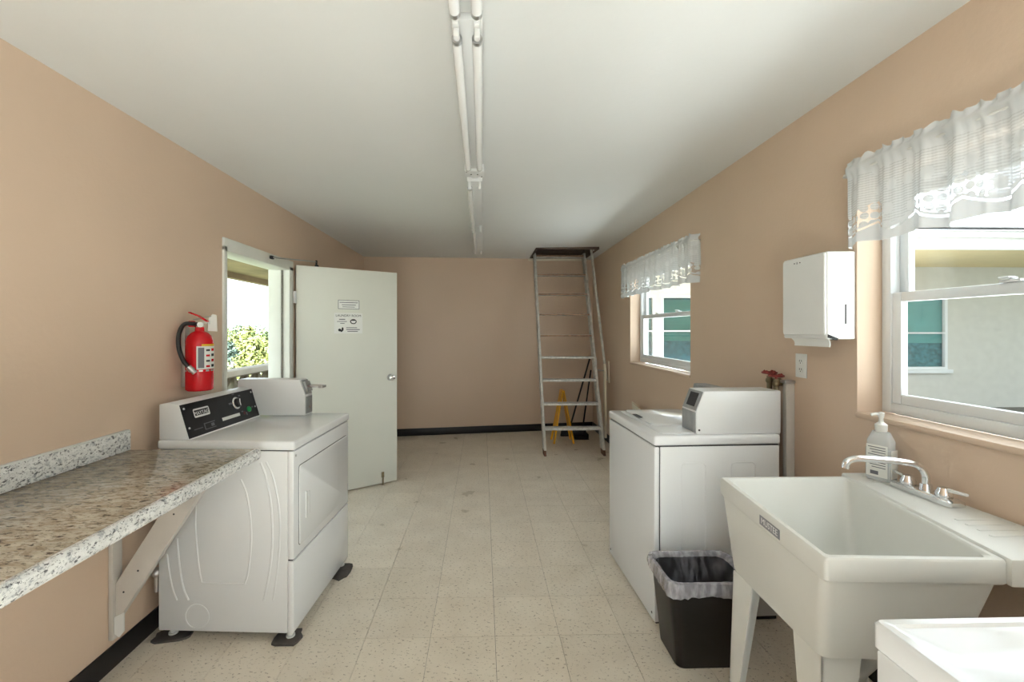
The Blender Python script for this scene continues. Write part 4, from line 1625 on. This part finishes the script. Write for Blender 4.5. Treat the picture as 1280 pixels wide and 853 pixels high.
mb.build('spout', 'chrome', fa)
for y, ly in ((1.43, -0.07), (1.555, 0.055)):
    mb = MB()
    mb.lathe([(0.022, 0), (0.023, 0.012), (0.017, 0.026), (0.016, 0.032), (0.001, 0.036)], (1.542, y, FZ + 0.018), n=18)
    kn = mb.build('handle', 'chrome', fa)
    mb = MB()
    mb.rings([rrect([(1.534, y, FZ + 0.038), (1.55, y, FZ + 0.038), (1.55, y, FZ + 0.05), (1.534, y, FZ + 0.05)], 0.004, 2),
              rrect([(1.536, y + ly, FZ + 0.046), (1.548, y + ly, FZ + 0.046), (1.548, y + ly, FZ + 0.054), (1.536, y + ly, FZ + 0.054)], 0.003, 2)])
    mb.build('lever', 'chrome' if ly > 0 else 'plastic', kn)

# sanitizer bottle
bt = thing('sanitizer_bottle', 'clear pump bottle of hand sanitizer on the sink ledge', 'bottle', (1.535, 1.655, FZ + 0.0005), R(22))
bw, bd = 0.041, 0.027
def br_(z, k, r_):
    return rrect([(-bd + k, -bw + k, z), (bd - k, -bw + k, z), (bd - k, bw - k, z), (-bd + k, bw - k, z)], r_, 4)
mb = MB()
mb.rings([br_(0, 0.004, 0.008), br_(0.006, 0, 0.010), br_(0.06, 0, 0.010), br_(0.118, 0, 0.010), br_(0.122, 0.003, 0.010), br_(0.150, 0.003, 0.010), br_(0.165, 0.008, 0.010), br_(0.185, 0.0145, 0.010)])
bod = B_(mb, 'body', 'bottle', bt)
mb = MB()
mb.box(-bd - 0.0012, -bd + 0.0002, -bw + 0.008, bw - 0.006, 0.014, 0.135, 0.0003)
lb = B_(mb, 'label_panel', 'label', bod)
mb = MB()
for k in range(9):
    mb.box(-bd - 0.0017, -bd - 0.0010, -bw + 0.014, bw - 0.012 - (k % 3) * 0.006, 0.128 - 0.0095 * k - 0.003, 0.128 - 0.0095 * k)
mb.box(-bd - 0.0017, -bd - 0.0010, -0.004, 0.022, 0.022, 0.036)
B_(mb, 'print_lines', 'grey_print', lb)
mb = MB()
mb.box(-bd + 0.008, bd - 0.006, -bw - 0.0012, -bw + 0.0002, 0.014, 0.120, 0.0003)
B_(mb, 'side_label', 'label', bod)
mb = MB()
mb.lathe([(0.0165, 0.183), (0.0195, 0.190), (0.0195, 0.212), (0.012, 0.218), (0.008, 0.222), (0.007, 0.236), (0.009, 0.240), (0.010, 0.256), (0.006, 0.259), (0.001, 0.260)], (0, 0, 0), n=18)
mb.tube([(0, 0, 0.251), (-0.012, 0.012, 0.252), (-0.022, 0.022, 0.247)], 0.0055, 8)
B_(mb, 'pump', 'plastic', bt)

# ------------------------------------------------------------------ trash bin with liner
tb = thing('trash_bin', 'black plastic trash bin with clear liner beside the washer', 'trash bin', (0.96, 1.95, 0))
TR = [Vector((0.793, 1.825, 0)), Vector((1.165, 1.825, 0)), Vector((1.165, 2.098, 0)), Vector((0.793, 2.098, 0))]
TB = [Vector((0.832, 1.855, 0)), Vector((1.122, 1.855, 0)), Vector((1.122, 2.06, 0)), Vector((0.832, 2.06, 0))]
mb = MB()
TH = 0.375
mb.rings([rrect(quadz(TB, 0.0005, 0.004), 0.035, 6), rrect(quadz(TB, 0.006), 0.035, 6), rrect(quadz(TR, TH - 0.03, 0.006), 0.05, 6), rrect(quadz(TR, TH - 0.028), 0.05, 6), rrect(quadz(TR, TH), 0.05, 6),
          rrect(quadz(TR, TH, 0.006), 0.048, 6), rrect(quadz(TR, TH - 0.03, 0.012), 0.046, 6), rrect(quadz(TB, 0.012, 0.004), 0.033, 6)])
mb.build('bin', 'trash', tb)
rnd = random.Random(11)
mb = MB()
prof = [(TH - 0.045, -0.005, 0.005), (TH - 0.034, -0.009, 0.005), (TH - 0.02, -0.010, 0.004), (TH + 0.006, -0.006, 0.003), (TH + 0.010, 0.004, 0.003), (TH - 0.01, 0.020, 0.006), (TH - 0.07, 0.032, 0.012), (TH - 0.16, 0.045, 0.016), (TH - 0.27, 0.062, 0.014), (TH - 0.33, 0.085, 0.010)]
NR = 84
rs = []
base_ring = None
for z, ins, am in prof:
    ring_ = []
    r0 = rrect(quadz(TR, z, ins), 0.05, 6)
    # resample evenly
    per = [0]
    for i in range(len(r0)):
        per.append(per[-1] + (r0[(i + 1) % len(r0)] - r0[i]).length)
    for q_ in range(NR):
        s_ = q_ / NR * per[-1]
        i = max(k for k in range(len(r0)) if per[k] <= s_ + 1e-9)
        t_ = (s_ - per[i]) / max(1e-9, per[i + 1] - per[i])
        ring_.append(r0[i].lerp(r0[(i + 1) % len(r0)], t_))
    cen = sum(ring_, Vector()) / NR
    out_ = []
    for q_, p_ in enumerate(ring_):
        d_ = (p_ - cen)
        d_.z = 0
        d_.normalize()
        wv = am * (0.6 * math.sin(q_ * 1.1 + z * 40) + rnd.uniform(-0.6, 0.6))
        if z < TH - 0.04 and ins < 0:
            dz = -0.014 * (0.5 + 0.5 * math.sin(q_ * 0.31 + 1.0)) + rnd.uniform(-0.004, 0.004)
        else:
            dz = 0.0
        if ins < 0:
            wv = abs(wv)
        else:
            wv = -abs(wv)
        out_.append(p_ + d_ * wv + Vector((0, 0, dz)))
    rs.append(out_)
mb.rings(rs[3:], False, True)
ln = mb.build('liner', 'bag', tb, smooth=40)
mb = MB()
mb.rings(rs[:6], False, False)
mb.build('cuff', 'bag_cuff', ln, smooth=40)

# ------------------------------------------------------------------ paper towel dispenser and outlet
pd = thing('towel_dispenser', 'white metal paper towel dispenser on the wall beside the window', 'dispenser', (XR, 2.0, 1.40))
dy0, dy1, dxf = 1.862, 2.135, 1.487
mb = MB()
mb.box(dxf + 0.001, XR - 0.001, dy0, dy1, 1.408, 1.79, 0.006, 3)
body = mb.build('case', 'disp', pd)
mb = MB()
mb.rings([rrect([(dxf - e, dy0 + 0.004 + k, 1.424 + k), (dxf - e, dy1 - 0.004 - k, 1.424 + k), (dxf - e, dy1 - 0.004 - k, 1.786 - k), (dxf - e, dy0 + 0.004 + k, 1.786 - k)], 0.014, 4) for e, k in ((-0.004, 0), (0.004, 0), (0.008, 0.004))])
cov = mb.build('front_cover', 'disp', pd)
mb = MB()
mb.cyl((dxf - 0.010, 2.03, 1.762), (dxf - 0.007, 2.03, 1.762), 0.006, n=12)
mb.build('lock', 'steel', cov)
mb = MB()
mb.cyl((dxf - 0.009, 2.048, 1.762), (dxf - 0.007, 2.048, 1.762), 0.003, n=8).cyl((dxf - 0.009, 2.012, 1.762), (dxf - 0.007, 2.012, 1.762), 0.003, n=8)
mb.build('rivet', 'slot', cov)
mb = MB()
mb.box(1.567, 1.573, dy0 - 0.0012, dy0 + 0.001, 1.475, 1.56, 0.0005)
mb.build('level_slot', 'slot', body)
mb = MB()
mb.prism([(dxf + 0.004, 1.415), (dxf + 0.045, 1.404), (dxf + 0.05, 1.412), (dxf + 0.004, 1.43)], lambda u, v, a: (u, a, v), dy0 - 0.002, dy0 + 0.03)
mb.build('gap', 'slot', body)
# hanging towel: curved sheet under the case
mb = MB()
prof = smoothpts([(dxf + 0.002, 1.430), (dxf + 0.012, 1.412), (dxf + 0.024, 1.392), (dxf + 0.020, 1.372)], 5)if False else [(dxf + 0.004, 1.428), (dxf + 0.010, 1.412), (dxf + 0.016, 1.396), (dxf + 0.017, 1.384), (dxf + 0.014, 1.374)]
rs = []
for k, (x, z) in enumerate(prof):
    far = [dy1 - 0.012, dy1 - 0.035, dy1 - 0.05, dy1 - 0.055, dy1 - 0.056][k]
    near = [dy0 + 0.012, dy0 + 0.006, dy0 + 0.004, dy0 + 0.003, dy0 + 0.003][k]
    rs.append([Vector((x, near, z)), Vector((x, far, z)), Vector((x + 0.003, far, z)), Vector((x + 0.003, near, z))])
mb.rings(rs)
tag(mb.build('paper_towel', 'paper', None), 'white paper towel hanging out of the wall dispenser', 'paper towel')

ot = thing('wall_outlet', 'white electrical outlet below the towel dispenser', 'outlet', (XR, 2.185, 1.205))
mb = MB()
mb.box(XR - 0.006, XR - 0.0005, 2.145, 2.222, 1.207, 1.328, 0.0025)
pl = mb.build('cover_plate', 'plastic', ot)
mb = MB()
for z in (1.246, 1.288):
    mb.rings([rrect([(XR - e, 2.168, z - 0.014), (XR - e, 2.199, z - 0.014), (XR - e, 2.199, z + 0.014), (XR - e, 2.168, z + 0.014)], 0.008, 3) for e in (0.005, 0.0075)])
mb.build('socket', 'plastic', ot)
mb = MB()
for z in (1.246, 1.288):
    for y in (2.177, 2.190):
        mb.box(XR - 0.0082, XR - 0.0072, y - 0.0013, y + 0.0013, z - 0.001, z + 0.009)
    mb.cyl((XR - 0.0082, 2.1835, z - 0.007), (XR - 0.0072, 2.1835, z - 0.007), 0.0028, n=8)
mb.build('slot', 'slot', ot)

# ------------------------------------------------------------------ fire extinguisher
EX, EY, EZ = XL + 0.085, 2.375, 1.128
fe = thing('fire_extinguisher', 'red fire extinguisher hanging on the tan wall above the dryer', 'fire extinguisher', (EX, EY, EZ))
er = 0.064
mb = MB()
mb.lathe([(er * 0.86, 0), (er * 0.97, 0.006), (er, 0.016), (er, 0.235), (er * 0.97, 0.262), (er * 0.84, 0.288), (er * 0.58, 0.306), (0.022, 0.314), (0.020, 0.335)], (EX, EY, EZ), n=32)
cyl_ = mb.build('cylinder', 'red', fe)


def wrap(a0, a1, z0, z1, rr, m, name, par):
    mb = MB()
    n_ = 14
    rs = []
    for k in range(n_ + 1):
        a = a0 + (a1 - a0) * k / n_
        ca, sa = math.cos(a), math.sin(a)
        rs.append([Vector((EX + ca * r1, EY + sa * r1, z)) for r1, z in ((rr, EZ + z0), (rr, EZ + z1), (rr + 0.0008, EZ + z1), (rr + 0.0008, EZ + z0))])
    mb.rings(rs)
    return mb.build(name, m, par)


lbA = wrap(R(-70), R(35), 0.115, 0.235, er + 0.0004, 'label', 'label_sheet', cyl_)
wrap(R(-50), R(35), 0.236, 0.246, er + 0.0004, 'yellow_lbl', 'label_band', cyl_)
wrap(R(-64), R(-40), 0.122, 0.228, er + 0.0013, 'grey_print', 'label_text', lbA)
for k in range(4):
    wrap(R(-32), R(-14), 0.125 + 0.028 * k, 0.135 + 0.028 * k, er + 0.0013, 'dark_print' if k % 2 else 'red', 'label_symbol', lbA)
    wrap(R(-6), R(14), 0.125 + 0.028 * k, 0.139 + 0.028 * k, er + 0.0013, 'red' if k % 2 else 'dark_print', 'label_symbol', lbA)
mb = MB()
mb.cyl((EX, EY, EZ + 0.33), (EX, EY, EZ + 0.362), 0.019, 0.016, 18)
mb.box(EX - 0.02, EX + 0.05, EY - 0.012, EY + 0.012, EZ + 0.350, EZ + 0.370, 0.003)
mb.build('valve', 'chrome', fe)
mb = MB()
mb.cyl((EX + 0.012, EY - 0.012, EZ + 0.348), (EX + 0.016, EY - 0.022, EZ + 0.348), 0.014, n=16)
mb.build('pressure_gauge', 'label', fe)
mb = MB()
mb.rings([rrect([(EX - 0.03, EY - 0.010, z0), (EX - 0.03, EY + 0.010, z0), (EX - 0.03, EY + 0.010, z0 + 0.005), (EX - 0.03, EY - 0.010, z0 + 0.005)], 0.002, 2) for z0 in (EZ + 0.372,)] +
         [rrect([(EX + 0.055, EY - 0.010, EZ + 0.39), (EX + 0.055, EY + 0.010, EZ + 0.39), (EX + 0.055, EY + 0.010, EZ + 0.395), (EX + 0.055, EY - 0.010, EZ + 0.395)], 0.002, 2)])
mb.build('carry_handle', 'steel', fe)
mb = MB()
a_, b2 = Vector((EX + 0.06, EY - 0.03, EZ + 0.365)), Vector((EX - 0.04, EY - 0.02, EZ + 0.412))
mb.rings([[p_ + Vector((0, 0.010 * s_, 0.003 * t_)) for s_, t_ in ((-1, -1), (1, -1), (1, 1), (-1, 1))] for p_ in (a_, a_.lerp(b2, 0.5) + Vector((0, 0, 0.006)), b2)])
mb.build('squeeze_lever', 'red', fe)
mb = MB()
mb.box(EX - 0.050, EX - 0.018, EY - 0.018, EY + 0.012, EZ + 0.335, EZ + 0.368, 0.004)
mb.build('hose_block', 'red', fe)
mb = MB()
hp = smoothpts([(EX - 0.01, EY - 0.018, EZ + 0.352), (EX - 0.045, EY - 0.05, EZ + 0.350), (EX - 0.052, EY - 0.082, EZ + 0.30), (EX - 0.045, EY - 0.094, EZ + 0.23), (EX - 0.025, EY - 0.090, EZ + 0.165), (EX + 0.0, EY - 0.082, EZ + 0.125)], 6)
mb.tube(hp, 0.0105, 12)
mb.build('hose', 'black_rub', fe)
mb = MB()
mb.tube([(EX - 0.004, EY - 0.085, EZ + 0.132), (EX + 0.012, EY - 0.076, EZ + 0.11)], 0.0145, 12)
mb.tube([(EX + 0.012, EY - 0.076, EZ + 0.11), (EX + 0.022, EY - 0.072, EZ + 0.098)], [0.011, 0.013], 12)
mb.build('nozzle', 'steel', fe)
wrap(R(-180), R(180), 0.103, 0.112, er + 0.0004, 'steel', 'strap', fe)
mb = MB()
mb.box(XL + 0.001, XL + 0.02, EY - 0.02, EY + 0.02, EZ + 0.02, EZ + 0.34, 0.002)
mb.build('wall_hook', 'steel', fe)
mb = MB()
mb.prism([(EX + 0.035, EZ + 0.315), (EX + 0.085, EZ + 0.312), (EX + 0.082, EZ + 0.40), (EX + 0.06, EZ + 0.405), (EX + 0.04, EZ + 0.385)], lambda u, v, a: (u, a, v), EY + 0.012, EY + 0.0135)
tag_ = mb.build('inspection_tag', 'label', fe)

# ------------------------------------------------------------------ outside: ground, walkway, railing, shrubs, neighbour building
mb = MB()
mb.box(-60, 60, -40, 80, -0.30, -0.22)
struct('ground', mb, 'grass', 'green lawn around the building')
mb = MB()
mb.box(-3.35, XL - WT, -6, 14, -0.22, -0.03)
struct('walkway', mb, 'concrete', 'grey concrete walkway outside the doorway')
mb = MB()
mb.box(XR + WT + 0.03, 14.5, -6, 8.5, -0.22, -0.1)
struct('courtyard', mb, 'gravel', 'dark gravel strip outside the windows')
mb = MB()
mb.box(XR + WT + 0.03, 3.5, -6, 6.0, -0.1, -0.06)
struct('side_bounce_path', mb, 'pale_conc', 'unseen pale concrete path added to bounce sun through the windows')  # added strip, throws sunlight up through the windows to the ceiling
mb = MB()
mb.box(XL - 6, XR + 6, -9.0, Y0 - 0.15, -0.22, -0.03)
struct('terrace', mb, 'concrete', 'pale concrete paving outside the front opening')
mb = MB()
mb.box(-3.95, XL - WT, -3.0, 13, 2.34, 2.42)
mb.box(-4.0, -3.88, -3.0, 13, 2.25, 2.46)
struct('porch_roof', mb, 'soffit', 'brown-grey porch ceiling beyond the doorway')

rw = thing('block_railing', 'weathered pierced concrete block railing with a pale cap beyond the doorway', 'railing', (-3.2, 6.5, -0.03))
mb = MB()
mb.box(-3.30, -3.08, 3.0, 10.2, 0.865, 0.935, 0.004)
mb.build('cap', 'concrete', rw)
BS = 0.298
t_ = MB()
hw = BS / 2 - 0.003
for (a, b_, c, d) in ((-hw, -hw + 0.022, -hw, hw), (hw - 0.022, hw, -hw, hw), (-hw + 0.022, hw - 0.022, -hw, -hw + 0.022), (-hw + 0.022, hw - 0.022, hw - 0.022, hw)):
    t_.box(-0.05, 0.05, a, b_, c, d)
for s_ in (-1, 1):
    for q_ in (-1, 1):
        pts = [(0.0, 0.0, 0.0), (0.0, s_ * 0.045, q_ * 0.075), (0.0, s_ * 0.125, q_ * 0.125)]
        t_.tube(smoothpts(pts, 4), 0.016, 6)
        pts = [(0.0, 0.0, 0.0), (0.0, s_ * 0.075, q_ * 0.045), (0.0, s_ * 0.125, q_ * 0.125)]
        t_.tube(smoothpts(pts, 4), 0.016, 6)
bmesh.ops.recalc_face_normals(t_.bm, faces=t_.bm.faces[:])
bme = bpy.data.meshes.new('block')
t_.bm.to_mesh(bme)
t_.bm.free()
bme.materials.append(M['block'])
for j in range(3):
    for i in range(24):
        linked('block', bme, rw, Vector((-3.19, 3.15 + BS * i, -0.03 + BS / 2 + BS * j)) - Vector(rw.location))

LEAF = [mat_leaf('yellow_green_leaf', srgb(72, 78, 26), srgb(104, 104, 46)), mat_leaf('mid_green_leaf', srgb(42, 56, 26), srgb(76, 84, 40)), mat_leaf('blue_green_leaf', srgb(34, 48, 38), srgb(56, 68, 52))]
M['stem'] = mat('shrub_stem', srgb(100, 82, 62), 0.9)


def shrub(x, y, rx, rz_, kind, label, seed, zc=None):
    rnd = random.Random(seed)
    root = thing('shrub', label, 'shrub', (x, y, -0.22), group='shrubs beyond the railing')
    bm = bmesh.new()
    blobs = [(0, 0, 0.58, 0.42)] + [(rnd.uniform(-0.6, 0.6), rnd.uniform(-0.6, 0.6), rnd.uniform(0.35, 0.8), rnd.uniform(0.22, 0.36)) for _ in range(9)]
    for k in range(2600):
        bx, by, bz, brr = rnd.choice(blobs)
        v = Vector((rnd.gauss(0, 1), rnd.gauss(0, 1), rnd.gauss(0, 1))).normalized()
        p_ = Vector((bx, by, bz)) + v * brr * rnd.uniform(0.8, 1.03)
        p_ = Vector((x + p_.x * rx, y + p_.y * rx, -0.22 + max(0.02, p_.z) * rz_))
        n_ = (v + Vector((rnd.uniform(-0.7, 0.7), rnd.uniform(-0.7, 0.7), rnd.uniform(-0.3, 0.9)))).normalized()
        a = n_.orthogonal().normalized()
        b_ = n_.cross(a)
        th = rnd.uniform(0, 6.28)
        a, b_ = a * math.cos(th) + b_ * math.sin(th), b_ * math.cos(th) - a * math.sin(th)
        s_ = rnd.uniform(0.045, 0.085) * rx
        vs = [bm.verts.new(p_ + a * s_), bm.verts.new(p_ + b_ * s_ * 0.5), bm.verts.new(p_ - a * s_), bm.verts.new(p_ - b_ * s_ * 0.5)]
        bm.faces.new(vs)
    mb = MB()
    mb.bm.free()
    mb.bm = bm
    f = mb.build('foliage', LEAF[kind], root, recalc=False)
    f['kind'] = 'stuff'
    mb = MB()
    for k in range(4):
        an = k * 1.6 + rnd.random()
        mb.tube([(x, y, -0.22), (x + 0.15 * rx * math.cos(an), y + 0.15 * rx * math.sin(an), -0.22 + 0.3 * rz_), (x + 0.4 * rx * math.cos(an), y + 0.4 * rx * math.sin(an), -0.22 + 0.65 * rz_)], 0.03, 6)
    mb.build('stem', 'stem', root)


def dir_at(px, dist):
    r = ray(px, VY)
    k = dist / r.y
    return r.x * k, r.y * k


for (px, dist, rx, h_, kind, lab, sd_) in (
        (286, 13.0, 0.80, 1.15, 2, 'blue-green shrub beyond the railing beside the yellow-green ones', 1),
        (299, 9.4, 0.62, 0.85, 0, 'bright yellow-green shrub just behind the block railing', 2),
        (334, 11.4, 0.70, 0.80, 0, 'low yellow-green shrub behind the railing near the door jamb', 3),
        (309, 15.6, 1.05, 1.25, 0, 'rounded yellow-green shrub in the middle of the hedge', 4),
        (341, 19.2, 1.0, 1.5, 1, 'mid-green shrub behind the door jamb', 5),
        (292, 28.0, 1.9, 1.75, 1, 'far mid-green shrub at the end of the hedge', 7),
        (336, 22.5, 1.6, 1.55, 0, 'far pale green shrub behind the low ones', 8)):
    x_, y_ = dir_at(px, dist)
    shrub(x_, y_, rx, h_ + 0.22, kind, lab, sd_)

# unseen block added to keep sun and low sky off the neighbour facade
cw = thing('shade_block', 'unseen stucco block added to shade the neighbour facade', 'building', (10, -2, -0.22))
mb = MB()
mb.box(5.4, 16, -6.5, 3.1, -0.22, 6.25)
mb.build('wall', 'ext_wall', cw)
mb = MB()
mb.box(5.1, 16.3, -6.8, 3.4, 6.25, 6.4)
mb.build('roof_slab', 'fascia', cw)

# neighbour building: facade faces the courtyard
NY, NF_ = 8.5, 6.6
nb = thing('neighbour_building', 'pale stucco building with deep eaves and teal-shaded windows outside', 'building', (8.0, NY, -0.22))
mb = MB()
NWIN = []
wa0, wa1 = ony(807, 400, NY).x, ony(880, 400, NY).x
NWIN.append((wa0, ony(822, 400, NY).x - 0.05, 0.72, 2.12))
NWIN.append((ony(823, 400, NY).x + 0.05, wa1 + 0.55, 0.72, 2.12))
wb0, wb1 = ony(1118, 400, NY).x, ony(1184, 400, NY).x
NWIN.append((wb0, wb1, ony(1150, 462, NY).z, ony(1150, 371, NY).z))
x = 2.4
for (a, b_, za, zb) in NWIN:
    mb.box(x, a, NY, NY + 0.15, -0.22, 2.7).box(a, b_, NY, NY + 0.15, -0.22, za).box(a, b_, NY, NY + 0.15, zb, 2.7)
    x = b_
mb.box(x, 16, NY, NY + 0.15, -0.22, 2.7)
mb.build('wall', 'ext_wall', nb)
mb = MB()
mb.box(2.0, 16.4, NF_ + 0.02, NY, 2.69, 2.73)
mb.build('soffit', 'beige_soffit', nb)
mb = MB()
mb.box(2.0, 16.4, NF_ - 0.02, NF_ + 0.02, 2.68, 2.86, 0.004).box(2.0, 16.4, NF_ - 0.05, NF_ + 0.02, 2.86, 2.97, 0.004)
mb.build('fascia', 'fascia', nb)
mb = MB()
sl_ = 0.25
for k in range(16):
    ya = NF_ - 0.08 + 0.36 * k
    z_ = 2.975 + sl_ * 0.36 * k
    mb.prism([(ya, z_), (ya + 0.40, z_ + 0.40 * sl_), (ya + 0.40, z_ + 0.40 * sl_ + 0.02), (ya, z_ + 0.03)], lambda u, v, a: (a, u, v), 2.0, 16.4)
mb.build('roof_shingles', 'shingle', nb)
for (a, b_, za, zb) in NWIN:
    mb = MB()
    f_ = 0.05
    for (p_, q_, r_, s_) in ((a, a + f_, za, zb), (b_ - f_, b_, za, zb), (a + f_, b_ - f_, za, za + f_), (a + f_, b_ - f_, zb - f_, zb), (a + f_, b_ - f_, (za + zb) / 2 - 0.015, (za + zb) / 2 + 0.015)):
        mb.box(p_, q_, NY - 0.01, NY + 0.05, r_, s_)
    mb.box(a - 0.06, b_ + 0.06, NY - 0.06, NY, za - 0.07, za)
    fr = mb.build('window', 'vinyl', nb)
    mb = MB()
    mb.box(a + f_, b_ - f_, NY + 0.015, NY + 0.019, za + f_, zb - f_)
    mb.build('pane', 'glass', fr)
    mb = MB()
    zsp = za + (zb - za) * 0.36
    nsl = int((zb - f_ - zsp) / 0.045)
    for k in range(nsl):
        z_ = zsp + k * 0.045
        mb.prism([(NY + 0.06, z_), (NY + 0.075, z_ + 0.048), (NY + 0.08, z_ + 0.048), (NY + 0.065, z_)], lambda u, v, q: (q, u, v), a + 0.02, b_ - 0.02)
    bl = mb.build('blind', 'teal_shaded' if a < 6 else 'teal', fr)
    bl['kind'] = 'stuff'
    mb = MB()
    mb.box(a, b_, NY + 0.085, NY + 0.1, za, zb)
    mb.build('curtain', 'curtain_shaded' if a < 6 else 'teal_dark', fr)
